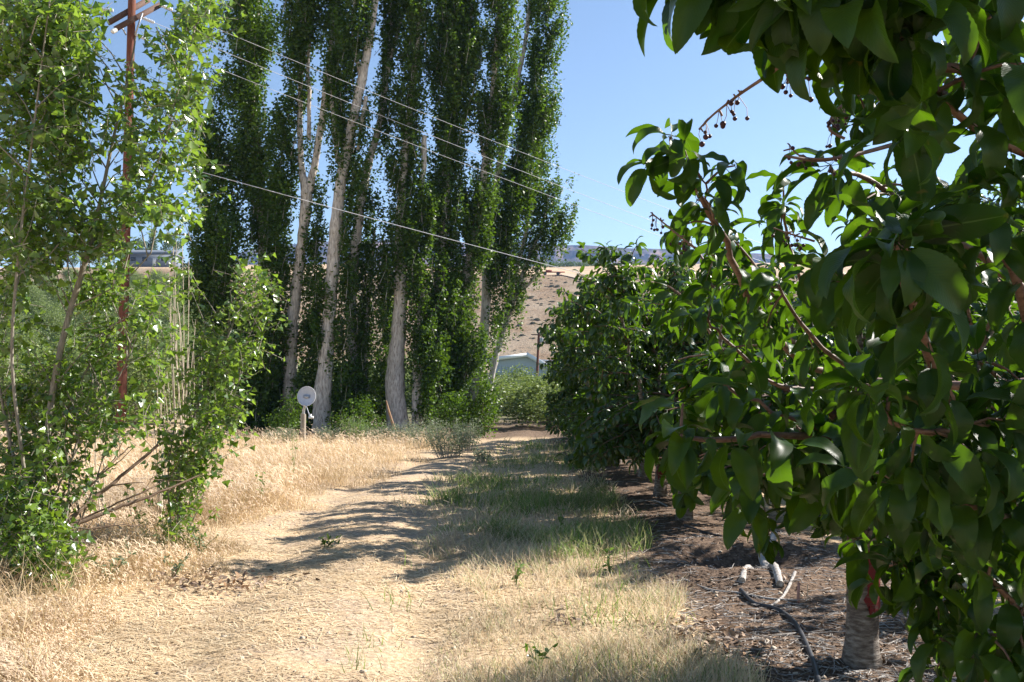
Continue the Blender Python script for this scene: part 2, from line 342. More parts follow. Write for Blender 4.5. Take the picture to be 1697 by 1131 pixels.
m, n, l = newmat('ground_earth')
tc = N(n, 'ShaderNodeTexCoord')
def attr(n, name): a = N(n, 'ShaderNodeAttribute'); a.attribute_name = name; return a.outputs['Fac']
def tex(n, l, sc, det=8, ro=.6, src=None):
    t = N(n, 'ShaderNodeTexNoise'); t.inputs['Scale'].default_value = sc; t.inputs['Detail'].default_value = det; t.inputs['Roughness'].default_value = ro
    l.new(src if src is not None else tc.outputs['Object'], t.inputs[0]); return t.outputs[0]
def mixc(n, l, f, a, b):
    x = N(n, 'ShaderNodeMix', data_type='RGBA')
    l.new(f, x.inputs[0])
    for q, s in ((a, 6), (b, 7)):
        if isinstance(q, tuple): x.inputs[s].default_value = (*q, 1)
        else: l.new(q, x.inputs[s])
    return x.outputs[2]
fine = tex(n, l, 28); mid = tex(n, l, 2.2); micro = tex(n, l, 120, 4)
rf = ramp(n, [(.3, (.32, .22, .13)), (.5, (.49, .36, .22)), (.7, (.62, .48, .315))]); l.new(fine, rf.inputs[0])
rp = ramp(n, [(.28, (.24, .17, .115)), (.48, (.37, .275, .19)), (.66, (.52, .41, .29))]); l.new(fine, rp.inputs[0])
rs = ramp(n, [(.3, (.05, .033, .022)), (.5, (.12, .08, .055)), (.68, (.23, .16, .11))]); l.new(fine, rs.inputs[0])  # soil brown made darker, standing in for shade missing under the cherry trees
c1 = mixc(n, l, attr(n, 'path'), rf.outputs[0], rp.outputs[0])
rm = ramp(n, [(.42, (0, 0, 0)), (.6, (1, 1, 1))]); l.new(mid, rm.inputs[0])
c1 = mixc(n, l, rm.outputs[0], c1, rf.outputs[0])
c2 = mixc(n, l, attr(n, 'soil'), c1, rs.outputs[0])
c3 = mixc(n, l, attr(n, 'far'), c2, (.10, .11, .05))
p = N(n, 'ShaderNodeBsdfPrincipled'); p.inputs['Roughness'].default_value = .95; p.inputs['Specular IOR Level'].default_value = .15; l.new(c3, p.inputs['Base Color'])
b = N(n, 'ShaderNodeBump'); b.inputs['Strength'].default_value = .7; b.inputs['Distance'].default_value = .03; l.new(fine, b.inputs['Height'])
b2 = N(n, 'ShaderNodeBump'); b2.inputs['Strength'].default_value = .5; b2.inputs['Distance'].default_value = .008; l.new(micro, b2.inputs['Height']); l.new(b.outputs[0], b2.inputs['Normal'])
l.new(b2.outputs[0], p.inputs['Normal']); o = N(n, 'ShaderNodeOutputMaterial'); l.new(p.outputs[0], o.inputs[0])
tag(link('ground', gmesh, m), 'dry sunlit earth with a straw covered farm track and orchard soil darkened for tree shade', kind='structure')

# ------------------------------------------------------------------ hillside
def hh(x, y):
    x = np.asarray(x, float); y = np.asarray(y, float); a = x / np.maximum(y, 1)
    right = np.interp(y, [95, 125, 150, 190, 232, 262, 300, 430], [-1.5, .3, 5.5, 18.5, 31.5, 36.5, 43.8, 44])
    left = np.interp(y, [58, 75, 130, 190, 236, 262, 300, 430], [-1.5, .8, 11.5, 24, 33.6, 37, 43, 43])
    k = 1 - ss(-.40, -.22, a)
    z = left * k + right * (1 - k)
    amp = ss(110, 170, y)
    return z + amp * (1.0 * nz2(x, y, .05, 21) + .5 * nz2(x, y, .16, 22) + .15 * nz2(x, y, .5, 23))
hx = np.linspace(-330, 330, 265); hy = np.concatenate([np.linspace(56, 240, 130), np.linspace(242, 440, 60)])
HX, HY = np.meshgrid(hx, hy); HZ = hh(HX, HY)
i = (np.arange(len(hy) - 1)[:, None] * len(hx) + np.arange(len(hx) - 1)[None]).ravel(); k = len(hx)
hm = make_mesh('hillside', [(np.stack([HX, HY, HZ], -1).reshape(-1, 3), np.stack([i, i + 1, i + k + 1, i + k], -1))],
               attrs={'top': (ss(226, 240, HY + 3 * nz2(HX, HY, .2, 31))).ravel(), 'orch': ((1 - ss(-.36, -.3, HX / HY)) * (1 - ss(192, 200, HY + 2 * nz2(HX, HY, .2, 32)))).ravel()}, smooth=True)
m, n, l = newmat('dry_hill_earth'); tc = N(n, 'ShaderNodeTexCoord')
f1 = tex(n, l, 1.4, 9, .7); f2 = tex(n, l, .07, 5)
r1 = ramp(n, [(.3, (.10, .07, .042)), (.42, (.18, .122, .077)), (.56, (.25, .175, .11)), (.72, (.31, .23, .15))]); l.new(f1, r1.inputs[0])
r2 = ramp(n, [(.35, (.44, .30, .19)), (.65, (.56, .42, .27))]); l.new(f1, r2.inputs[0])
cc = mixc(n, l, attr(n, 'top'), r1.outputs[0], r2.outputs[0])
r3 = ramp(n, [(.45, (0, 0, 0)), (.6, (.6, .6, .6))]); l.new(f2, r3.inputs[0]); cc = mixc(n, l, r3.outputs[0], cc, (.33, .27, .2))
f3 = tex(n, l, .85, 3, .5); r4 = ramp(n, [(.60, (0, 0, 0)), (.66, (.8, .8, .8))]); l.new(f3, r4.inputs[0])
inv = N(n, 'ShaderNodeMath', operation='SUBTRACT'); inv.inputs[0].default_value = 1; l.new(attr(n, 'top'), inv.inputs[1]); ml = N(n, 'ShaderNodeMath', operation='MULTIPLY'); l.new(inv.outputs[0], ml.inputs[0]); l.new(r4.outputs[0], ml.inputs[1])
cc = mixc(n, l, ml.outputs[0], cc, (.13, .115, .085))
cc = mixc(n, l, attr(n, 'orch'), cc, (.10, .12, .045))
p = N(n, 'ShaderNodeBsdfPrincipled'); p.inputs['Roughness'].default_value = .95; p.inputs['Specular IOR Level'].default_value = .1; l.new(cc, p.inputs['Base Color'])
b = N(n, 'ShaderNodeBump'); b.inputs['Strength'].default_value = .8; b.inputs['Distance'].default_value = .4; l.new(f1, b.inputs['Height']); l.new(b.outputs[0], p.inputs['Normal'])
o = N(n, 'ShaderNodeOutputMaterial'); l.new(p.outputs[0], o.inputs[0])
tag(link('hillside', hm, m), 'dry brown hillside with a tan field along its top', kind='structure')

# dirt track strips across the hill (a sheet just proud of the hill)
tp = []
for (pts, w) in (([(500, 548, 152), (700, 556, 150), (880, 553, 151), (960, 561, 149), (1100, 566, 148)], 2.2),
                 ([(880, 447, 236), (930, 449, 233), (985, 460, 224), (1060, 468, 220)], 2.4)):
    q = smoothpath([[*P(a, b_, Y)[:2], 0] for a, b_, Y in pts], 10)
    T = nrm(np.gradient(q, axis=0)); S = np.cross(T, [0, 0, 1.])
    A = q + S * w / 2; B = q - S * w / 2
    for X_ in (A, B): X_[:, 2] = hh(X_[:, 0], X_[:, 1]) + .22
    Vv = np.stack([A, B], 1).reshape(-1, 3); ii = np.arange(len(q) - 1) * 2
    tp.append((Vv, np.stack([ii, ii + 1, ii + 3, ii + 2], -1)))
tag(link('dirt_road', make_mesh('dirt_road', tp), noise_mat('dirt_track', [(.3, (.44, .33, .23)), (.7, (.55, .43, .31))], nscale=.5)), 'pale dirt tracks crossing the brown hillside', kind='structure')

# ------------------------------------------------------------------ mesa
mx_ = np.linspace(-1900, 2200, 900); s_ = np.linspace(0, 1, 44); MY = 1900.
pxs = CX + mx_ / MY * FP
topy = np.interp(pxs, [-600, 200, 330, 420, 520, 700, 900, 1000, 1150, 1330, 1700, 2600], [470, 450, 432, 412, 398, 399, 403, 408, 413, 424, 446, 470])
top = CH + (645 - topy) / FP * MY + 2.2 * nz2(mx_, 0 * mx_, .03, 41) + 1.0 * nz2(mx_, 0 * mx_, .11, 42)
MX, S = np.meshgrid(mx_, s_)
depth = np.interp(s_, [0, .35, .55, .62, .8, .86, 1], [-420, -130, -42, -38, -4, 0, 260])[:, None] + 0 * MX
hf = np.interp(s_, [0, .35, .55, .62, .8, .86, 1], [0, .70, .905, .935, .985, 1, 1.0])[:, None]
gul = np.abs(nz2(MX, 0 * MX, .055, 43)) * 34 + np.abs(nz2(MX, S * 40, .16, 44)) * 14 + 6 * nz2(MX, S * 300, .3, 45)
env = np.interp(s_, [0, .3, .6, .84, .87, 1], [.3, 1, .8, .45, 0, 0])[:, None]
MYY = MY + depth - gul * env + 3
MZ = top[None] * hf + env * 2.5 * nz2(MX, S * 500, .12, 46)
i = (np.arange(len(s_) - 1)[:, None] * len(mx_) + np.arange(len(mx_) - 1)[None]).ravel(); k = len(mx_)
mm_ = make_mesh('mesa', [(np.stack([MX, MYY, MZ], -1).reshape(-1, 3), np.stack([i, i + 1, i + k + 1, i + k], -1))])
m, n, l = newmat('mesa_rock'); tc = N(n, 'ShaderNodeTexCoord'); mp = N(n, 'ShaderNodeMapping'); mp.inputs['Scale'].default_value = (1, .3, .45); l.new(tc.outputs['Object'], mp.inputs[0])
f1 = tex(n, l, .03, 8, .7, mp.outputs[0]); r1 = ramp(n, [(.35, (.04, .038, .05)), (.5, (.09, .07, .07)), (.62, (.24, .155, .115))]); l.new(f1, r1.inputs[0])
p = N(n, 'ShaderNodeBsdfPrincipled'); p.inputs['Roughness'].default_value = 1; p.inputs['Specular IOR Level'].default_value = .05; l.new(r1.outputs[0], p.inputs['Base Color'])
o = N(n, 'ShaderNodeOutputMaterial'); l.new(p.outputs[0], o.inputs[0])
tag(link('mesa', mm_, m), 'flat topped basalt mesa fading blue behind the brown hillside', kind='structure')

# ------------------------------------------------------------------ foliage cloud helper
def cloud(ells, Y, dens, rng, per=30, sg=(.16, .16, .2), thick=None, taper=None):
    """ellipses in photo pixels (cx, cy, rx, ry[, dens mult[, Y]]) -> leaf positions grown in clumps through the volume"""
    out = []; cen = []
    for e in ells:
        cx, cy, rx, ry = e[:4]; dm = e[4] if len(e) > 4 else 1; Yc = e[5] if len(e) > 5 else Y
        nc = max(1, int(rx * ry * math.pi * dens * dm / per)); v = nrm(rng.normal(size=(nc, 3))) * (rng.random((nc, 1)) ** (1 / 2.4))
        th = thick if thick else rx * Yc / FP
        c = P(cx + v[:, 0] * rx, cy + v[:, 1] * ry, Yc + v[:, 2] * th)
        q = np.repeat(c, per, 0) + rng.normal(size=(nc * per, 3)) * np.array(sg)
        out.append(q); cen.append(c)
    return np.concatenate(out), np.concatenate(cen)

def rand_leaves(rng, pos, T, size, droop=-.3, upb=.6):
    d = rng.normal(size=(len(pos), 3)); d[:, 2] = d[:, 2] * .6 + droop; u = rng.normal(size=(len(pos), 3)); u[:, 2] += upb
    return inst(T[0], T[1], pos, d, u, size * (.7 + .6 * rng.random(len(pos))))

# ------------------------------------------------------------------ orchard on the far slope
rng = np.random.default_rng(5)
def orchard_mesh(rng, nl, H, Rd, size, leafT):
    nb = 90; v = nrm(rng.normal(size=(nb, 3))); v *= (rng.random((nb, 1)) ** .3)
    v[:, 2] = v[:, 2] * (H * .45) + H * .5; v[:, :2] *= Rd; v[:, 2] += .25 * rng.random(nb)
    pos = np.repeat(v, nl // nb, 0) + rng.normal(size=(nl // nb * nb, 3)) * np.array([.24, .24, .3])
    pos[:, 2] = np.maximum(pos[:, 2], .35)
    return [rand_leaves(rng, pos, leafT, size)]
om = []
for q in range(3):
    om.append((make_mesh('orchard_crown', orchard_mesh(rng, 6300, 3.3, 1.75, .13, QUAD)), make_mesh('orchard_trunk', tube([(0, 0, -.3), (.03, 0, .4), (0, .05, 1.3), (.1, 0, 2)], [.13, .11, .08, .04], 7))))
    for k_, (me, mt) in enumerate(zip(om[-1], (M['orchard_leaf'], M['cherry_bark']))): me.materials.append(mt)
spots = []
Yr = 36.5
while Yr < 192:
    step = 3.9 + Yr * .012
    for a in np.arange(-.66, .09, step / Yr * .98):
        x = a * Yr + rng.normal() * .35; y = Yr + rng.normal() * .5
        if a < -.33 or (a < -.06 and Yr < 125) or (a >= -.06 and Yr < 95):
            if Yr < 60 and -.325 < a < -.02: continue
            if x < -.60 * y and Yr > 60: continue
            spots.append((x, y))
    Yr += 4.6 + Yr * .035
print('orchard trees', len(spots))
for q, (x, y) in enumerate(spots):
    z = max(float(hh(x, y)) if y > 58 else 0, float(gh(x, y)))
    o = empty('orchard_tree', (x, y, z - .1))
    if y < 60:
        if x > -10: tag(o, 'bushy light green orchard tree at the far end of the track, below the metal shed', 'tree', 'orchard trees closing off the far end of the track')
        else: tag(o, 'leafy orchard tree with dark shade beneath, in the first row behind the red utility pole', 'tree', 'orchard trees in the first row behind the pole')
    else: tag(o, 'small olive green orchard tree in the dense plantation covering the lower slope', 'tree', 'orchard trees planted in rows up the slope')
    cr, tr = om[q % 3]
    c = link('crown', cr, None, o, (0, 0, 0))
    if y < 60: link('trunk', tr, None, o, (0, 0, 0))
    s = (1.0 + .2 * rng.random()) * (1.08 if y < 120 else 1.0); aa = x / y; low = .62 if (aa > -.075 and y < 60) else (.7 if aa > -.075 else 1.0); o.scale = (s, s, s * low * (.85 + .2 * rng.random())); o.rotation_euler = (0, 0, rng.random() * 6.28)

# ------------------------------------------------------------------ sagebrush on the brown hill
sv = nrm(rng.normal(size=(500, 3))) * (rng.random((500, 1)) ** .4) * np.array([.6, .6, .42]); sv[:, 2] = np.abs(sv[:, 2])
sb = make_mesh('sagebrush', [rand_leaves(rng, sv, QUAD, .2, .3)]); sb.materials.append(M['sage'])
cnt = 0
while cnt < 296:
    y = 128 + 102 * rng.random() ** .75; a = (-.24 + .34 * rng.random()) if cnt % 3 == 0 else -.012 + .085 * rng.random()
    if rng.random() < .25: a = .28 + .08 * rng.random()
    a += .012 * math.sin(y * .35 + a * 60); x = a * y; o = link('sagebrush', sb, None, None, (x, y, float(hh(x, y)) - .05)); s = .38 + .75 * rng.random() ** 2; o.scale = (s, s, s * (.7 + .4 * rng.random())); o.rotation_euler = (0, 0, rng.random() * 6)
    tag(o, 'round grey green sagebrush clump dotted on the dry brown hillside', 'shrub', 'sagebrush scattered over the brown hillside'); cnt += 1

# ------------------------------------------------------------------ far trees and house on top of the slope
def far_tree(px, py_top, Y, wpx, label, seed, kind='round'):
    r = np.random.default_rng(seed); b = P(px, 430, Y); b[2] = float(hh(b[0], b[1])) - .3; tp_ = P(px, py_top, Y); H = tp_[2] - b[2]; Rd = wpx / 2 / FP * Y
    o = empty('shade_tree', b, label, 'tree', 'trees on the skyline above the orchard slope')
    nb = 60; v = nrm(r.normal(size=(nb, 3))) * (r.random((nb, 1)) ** .35); h = v[:, 2] * .5 + .5
    if kind == 'cone': v[:, :2] *= (1.05 - h)[:, None]
    c = np.stack([v[:, 0] * Rd, v[:, 1] * Rd, .15 * H + h * H * .83], -1)
    pos = np.repeat(c, 45, 0) + r.normal(size=(nb * 45, 3)) * Rd * .13
    link('crown', make_mesh('crown', [rand_leaves(r, pos, QUAD, .42)]), M['far_leaf'], o, (0, 0, 0))
    link('trunk', make_mesh('trunk', tube([(0, 0, 0), (0, 0, H * .5)], [.3, .15], 6)), M['cherry_bark'], o, (0, 0, 0))
far_tree(70, 388, 250, 50, 'grey green tree leftmost on the skyline, seen through the sapling leaves', 1)
far_tree(112, 392, 255, 44, 'broad grey green skyline tree just left of the leaning pale stem', 2)
far_tree(165, 386, 262, 46, 'skyline tree half hidden between the leaning stem and the red pole', 3)
far_tree(228, 394, 270, 34, 'small skyline tree at the left end of the blue grey house', 4)
far_tree(252, 378, 275, 30, 'pointed conifer rising behind the blue grey house', 5, 'cone')
far_tree(284, 384, 272, 40, 'round dark skyline tree at the right end of the blue grey house', 6)
far_tree(1128, 420, 285, 20, 'small dark tree on the plateau edge behind the cherry tops', 7, 'cone')
b0 = P(255, 428, 256); hz0 = float(hh(b0[0], b0[1]))
ho = empty('farm_house', (b0[0], b0[1], hz0), 'low blue grey farm house on top of the slope, framed by skyline trees', 'house')
link('wall', make_mesh('wall', box((0, 0, 1.6), (14, 7, 3.8))), M['house_wall'], ho, (0, 0, 0))
rv = np.array([(-7.6, -4.2, 3.4), (7.6, -4.2, 3.4), (7.6, 4.2, 3.4), (-7.6, 4.2, 3.4), (-7.6, 0, 5.3), (7.6, 0, 5.3)])
link('roof', make_mesh('roof', [(rv, np.array([[0, 1, 5, 4], [2, 3, 4, 5], [0, 3, 2, 1]])), (rv, np.array([[0, 4, 3], [1, 2, 5]]))]), M['house_roof'], ho, (0, 0, 0))
for wx in (-4.5, -1.2, 4.2): link('window', make_mesh('window', box((wx, -3.53, 2.2), (1.4, .08, 1.1))), M['glass'], ho, (0, 0, 0))
link('door', make_mesh('door', box((1.6, -3.53, 1.3), (1.0, .08, 2.2))), M['white'], ho, (0, 0, 0))
# white roofed shed far between the poplars
b1 = P(633, 437, 250); w_ = empty('farm_building', (b1[0], b1[1], float(hh(b1[0], b1[1])) - .2), 'small white roofed building on the hilltop seen between two poplars', 'building')
link('wall', make_mesh('wall', box((0, 0, 1.2), (8, 5, 2.6))), M['siding'], w_, (0, 0, 0))
rv2 = np.array([(-4.4, -2.9, 2.4), (4.4, -2.9, 2.4), (4.4, 2.9, 2.4), (-4.4, 2.9, 2.4), (-4.4, 0, 3.6), (4.4, 0, 3.6)])
link('roof', make_mesh('roof', [(rv2, np.array([[0, 1, 5, 4], [2, 3, 4, 5], [0, 3, 2, 1]])), (rv2, np.array([[0, 4, 3], [1, 2, 5]]))]), M['tin_roof'], w_, (0, 0, 0))
# implement on the hill brow
b2_ = P(917, 452, 232); zz = float(hh(b2_[0], b2_[1])); im = empty('farm_implement', (b2_[0], b2_[1], zz), 'low rusty red farm implement parked on the brow of the hill', 'farm machine')
link('frame', make_mesh('frame', box((0, 0, .9), (6, .5, .25)) + box((-1.2, 0, 1.2), (1.6, .7, .5)) + box((1.8, .2, .7), (.2, 2.2, .2)) + box((-2.6, .1, .7), (.2, 1.8, .2))), M['rust'], im, (0, 0, 0))
for wx in (-2.2, 1.2): link('wheel', make_mesh('wheel', tube([(wx, -.5, .45), (wx, -.25, .45)], [.45, .45], 14)), M['hose'], im, (0, 0, 0))
# dark hedge line on the plateau edge, right of the poplars
hp = []
for q in np.linspace(900, 1010, 60):
    bb = P(q, 430, 292); bb[2] = float(hh(bb[0], bb[1])); hp.append(bb + rng.normal(size=3) * [.5, 1, .2] + [0, 0, .8 * (1.1 - (q - 900) / 130)])
pos = np.repeat(np.array(hp), 40, 0) + rng.normal(size=(2400, 3)) * [.8, .8, .55]
tag(link('hedge', make_mesh('hedge', [rand_leaves(rng, pos, QUAD, .45)]), M['far_leaf']), 'low dark green hedge along the far edge of the tan plateau', 'hedge')

# ------------------------------------------------------------------ metal sheds behind the orchard
Ys = 112.
s0 = P(872, 645, Ys); sh = empty('metal_shed', (s0[0], Ys, 0), 'pale blue grey metal shed with a white gabled roof behind the orchard', 'shed')
def X(px, Y=Ys): return (px - CX) / FP * Y - s0[0]
def Zp(py, Y=Ys): return CH + (645 - py) / FP * Y
gv = [(X(812), 0, 0), (X(812), 0, Zp(600)), (X(873), 0, Zp(592)), (X(925), 0, Zp(621)), (X(925), 0, 0)]
gb = [(a, 12, c) for a, b_, c in gv]; gv = np.array(gv + gb)
link('wall', make_mesh('wall', [(gv, np.array([[0, 5, 6, 1], [3, 8, 9, 4]])), (gv, np.array([[0, 1, 2, 3, 4], [9, 8, 7, 6, 5]]))]), M['siding'], sh, (0, 0, 0))
def slab(a, b_, y0, y1, t):
    a = np.array(a); b_ = np.array(b_)
    v = np.array([(a[0], y0, a[1]), (b_[0], y0, b_[1]), (b_[0], y1, b_[1]), (a[0], y1, a[1])]); v2 = v + [0, 0, t]
    V = np.concatenate([v, v2]); return [(V, np.array([[3, 2, 1, 0], [4, 5, 6, 7], [0, 1, 5, 4], [1, 2, 6, 5], [2, 3, 7, 6], [3, 0, 4, 7]]))]
link('roof', make_mesh('roof', slab((X(806), Zp(600) + .02), (X(873), Zp(592) + .03), -.8, 12.6, .45)), M['tin_roof'], sh, (0, 0, 0))
link('roof', make_mesh('roof', slab((X(873) + .01, Zp(592) + .03), (X(930), Zp(623) + .0), -.8, 12.6, .55)), M['tin_roof'], sh, (0, 0, 0))
rb = []
for xx in np.arange(X(815), X(923), .42): rb += box((xx, -.025, Zp(603) * .5 - .1), (.05, .05, min(Zp(603), Zp(600)) - .3 - max(0, (xx - X(873)) * .6)))
link('siding_ribs', make_mesh('ribs', rb), M['siding'], sh, (0, 0, 0))
s2 = empty('metal_shed', (P(895, 600, 140)[0], 140, 0), 'second grey metal shed with a low white roof, behind the gabled one', 'shed')
link('wall', make_mesh('wall', box((2, 0, 2.4), (16, 10, 5.6))), M['siding'], s2, (0, 0, 0))
link('roof', make_mesh('roof', slab((-6.6, 6.1), (10.6, 5.2), -5.6, 5.6, .3)), M['tin_roof'], s2, (0, 0, 0))

# ------------------------------------------------------------------ utility poles and wires
def wob(path, r, a): return path + np.random.default_rng(r).normal(size=path.shape) * a
YP = 29.
pb = P(199, 730, YP); pt = P(219, -14, YP + .0); pb[2] = -.3
up_ = empty('utility_pole', (pb[0], pb[1], 0), 'tall red brown wooden utility pole with two crossarms rising behind the saplings', 'utility pole')
link('pole_shaft', make_mesh('shaft', tube(np.linspace(pb, pt, 14), np.linspace(.17, .12, 14), 14, wob=.04, rng=rng), smooth=True), M['pole_wood'], up_)
a1 = P(180, 38, YP - .55); a2 = P(246, 0, YP + .75)
def beam(a, b_, w, h):
    a = np.asarray(a); b_ = np.asarray(b_); d = nrm(b_ - a); s = nrm(np.cross(d, [0, 0, 1.])); u = np.cross(s, d); v = []
    for e in (a, b_):
        for i_, j_ in ((-1, -1), (1, -1), (1, 1), (-1, 1)): v.append(e + s * w / 2 * i_ + u * h / 2 * j_)
    return [(np.array(v), np.array([[0, 1, 2, 3], [7, 6, 5, 4], [0, 4, 5, 1], [1, 5, 6, 2], [2, 6, 7, 3], [3, 7, 4, 0]]))]
link('crossarm', make_mesh('crossarm', beam(a1, a2, .12, .17)), M['arm_wood'], up_)
c1_ = P(192, 48, YP - .75); c2_ = P(266, 8, YP + .5)
link('crossarm', make_mesh('crossarm', beam(c1_, c2_, .12, .17)), M['arm_wood'], up_)
link('brace', make_mesh('brace', beam(P(236, 22, YP - .2), P(224, 58, YP - .18), .03, .05)), M['metal'], up_)
link('brace', make_mesh('brace', beam(P(200, 42, YP - .6), P(209, 58, YP - .2), .03, .05)), M['metal'], up_)
def insul(a, b_, par):
    a = np.asarray(a); b_ = np.asarray(b_); t = np.linspace(0, 1, 25); r = np.where(np.arange(25) % 3 == 1, .075, .028)
    link('insulator', make_mesh('insulator', tube(a + (b_ - a) * t[:, None], r, 10), smooth=True), M['white'], par)
ins = [(P(266, 9, YP + .4), P(286, 17, YP + .5)), (P(236, 30, YP), P(256, 38, YP + .2)), (P(224, 57, YP), P(242, 66, YP + .2)),
       (P(188, 18, YP - .4), P(168, 16, YP - .5)), (P(192, 50, YP - .75), P(186, 53, YP - .9))]
for a_, b_ in ins: insul(a_, b_, up_)
# distant pole that carries the lines on, hidden behind the cherries
YE = 38.
pe = P(1452, 660, YE); e_ = empty('utility_pole', (pe[0], YE, 0), 'shorter utility pole carrying the power lines on beyond the cherry row', 'utility pole')
link('pole_shaft', make_mesh('shaft', tube([(0, 0, -.3), (0, 0, 6.6)], [.14, .11], 10)), M['pole_wood'], e_, (0, 0, 0))
link('crossarm', make_mesh('crossarm', box((0, 0, 5.9), (1.2, .12, .14))), M['arm_wood'], e_, (0, 0, 0))
lines = [([(286, 17, 29.5), (545, 128, None), (916, 267, None), (1452, 472, 38)], 'uppermost power line crossing in front of the poplars'),
         ([(256, 38, 29.2), (545, 155, None), (890, 288, None), (1440, 497, 38)], 'middle power line of the three crossing the poplars'),
         ([(242, 66, 29.2), (545, 176, None), (870, 298, None), (1428, 507, 38)], 'lowest of the three parallel power lines crossing the poplars'),
         ([(207, 250, 29.1), (560, 350, None), (880, 432, None), (1448, 573, 38)], 'thick lone cable hanging well below the three power lines')]
for q, (ps, lab) in enumerate(lines):
    a_ = P(ps[0][0], ps[0][1], ps[0][2]); b_ = P(ps[-1][0], ps[-1][1], ps[-1][2]); t = np.linspace(0, 1, 60)[:, None]
    c = a_ + (b_ - a_) * t; c[:, 2] -= (1.3 if q < 3 else .9) * 4 * (t * (1 - t))[:, 0] * .18
    tag(link('power_line', make_mesh('power_line', tube(c, .0078 if q < 3 else .0115, 5)), M['wire']), lab, 'power line', 'overhead lines from the red utility pole')
# wires leading out of frame on the near side
for q, (a_, b_, lab) in enumerate([(P(168, 16, YP - .5), P(-300, 60, 24), 'power line running left from the upper crossarm end'), (P(207, 250, YP), P(-200, 262, 26), 'thin low cable running left from the middle of the red pole')]):
    t = np.linspace(0, 1, 30)[:, None]; c = a_ + (b_ - a_) * t
    tag(link('power_line', make_mesh('power_line', tube(c, .009, 5)), M['wire']), lab, 'power line', 'overhead lines from the red utility pole')
# small pole by the shed
sp = P(890, 640, 100); so = empty('utility_pole', (sp[0], 100, 0), 'short dark utility pole standing in front of the pale metal shed', 'utility pole')
link('pole_shaft', make_mesh('shaft', tube([(0, 0, -.2), (0, 0, Zp(622, 100)), (.22, 0, Zp(551, 100))], [.17, .15, .13], 10)), M['pole_wood'], so, (0, 0, 0))
link('crossarm', make_mesh('crossarm', box((.1, -.02, Zp(555, 100)), (1.5, .12, .12))), M['arm_wood'], so, (0, 0, 0))
link('transformer', make_mesh('transformer', tube([(.5, 0, Zp(568, 100)), (.5, 0, Zp(560, 100))], [.22, .22], 12)), M['metal'], so, (0, 0, 0))

# ------------------------------------------------------------------ satellite dish on a post
YD = 27.5
dp = P(502, 738, YD); z0 = float(gh(dp[0], dp[1]))
sdh = empty('satellite_dish', (dp[0], dp[1], z0), 'grey satellite dish on a round weathered wooden post at the edge of the dry grass', 'satellite dish')
ptop = P(503, 686, YD)
link('post', make_mesh('post', tube([(dp[0], dp[1], z0 - .2), (dp[0], dp[1], z0 + .8), ptop], [.085, .082, .08], 14), smooth=False), M['post_wood'], sdh)
dc = P(508, 657, YD - .22); ax = nrm(np.array([.10, -1, .30])); ux = nrm(np.cross(ax, [0, 0, 1.])); uz = np.cross(ux, ax)
R_ = .275; rr = np.linspace(0, 1, 9); an = np.linspace(0, 2 * math.pi, 36, endpoint=False); V = []
for k_, off in ((0, 0), (1, -.012)):
    for q in rr:
        for a in an: V.append(dc + ux * R_ * q * math.cos(a) + uz * R_ * 1.13 * q * math.sin(a) + ax * (.075 * q * q - .07 + off))
V = np.array(V); F = []
for k_ in range(2):
    for i_ in range(8):
        for j_ in range(36):
            A = k_ * 324 + i_ * 36 + j_; B = k_ * 324 + i_ * 36 + (j_ + 1) % 36; f = [A, B, B + 36, A + 36]; F.append(f if k_ == 0 else f[::-1])
for j_ in range(36): A = 288 + j_; B = 288 + (j_ + 1) % 36; F.append([A, B, B + 324, A + 324])
link('reflector', make_mesh('dish', [(V, np.array(F))], smooth=True), M['dish'], sdh)
rim = np.array([dc + ux * R_ * math.cos(a) + uz * R_ * 1.13 * math.sin(a) + ax * .005 for a in np.linspace(0, 2 * math.pi, 37)])
link('rim', make_mesh('rim', tube(rim, .007, 6, False)), M['white'], sdh)
link('mount', make_mesh('mount', tube([ptop, ptop + [0, 0, .1], dc - ax * .1], [.045, .045, .03], 8) + beam(dc - ax * .09 - ux * .1, dc - ax * .09 + ux * .1, .08, .14)), M['metal'], sdh)
arm_e = P(514, 692, YD - .62)
arm = link('feed_arm', make_mesh('feed_arm', tube([dc - uz * R_ * 1.08 + ax * .0, arm_e], [.014, .014], 6)), M['metal'], sdh)
hd = link('feed_horn', make_mesh('horn', tube([arm_e + [0, 0, -.02], arm_e + [0, .03, .09]], [.05, .042], 10) + box(arm_e + np.array([.03, 0, 0]), (.14, .07, .07))), M['white'], sdh)

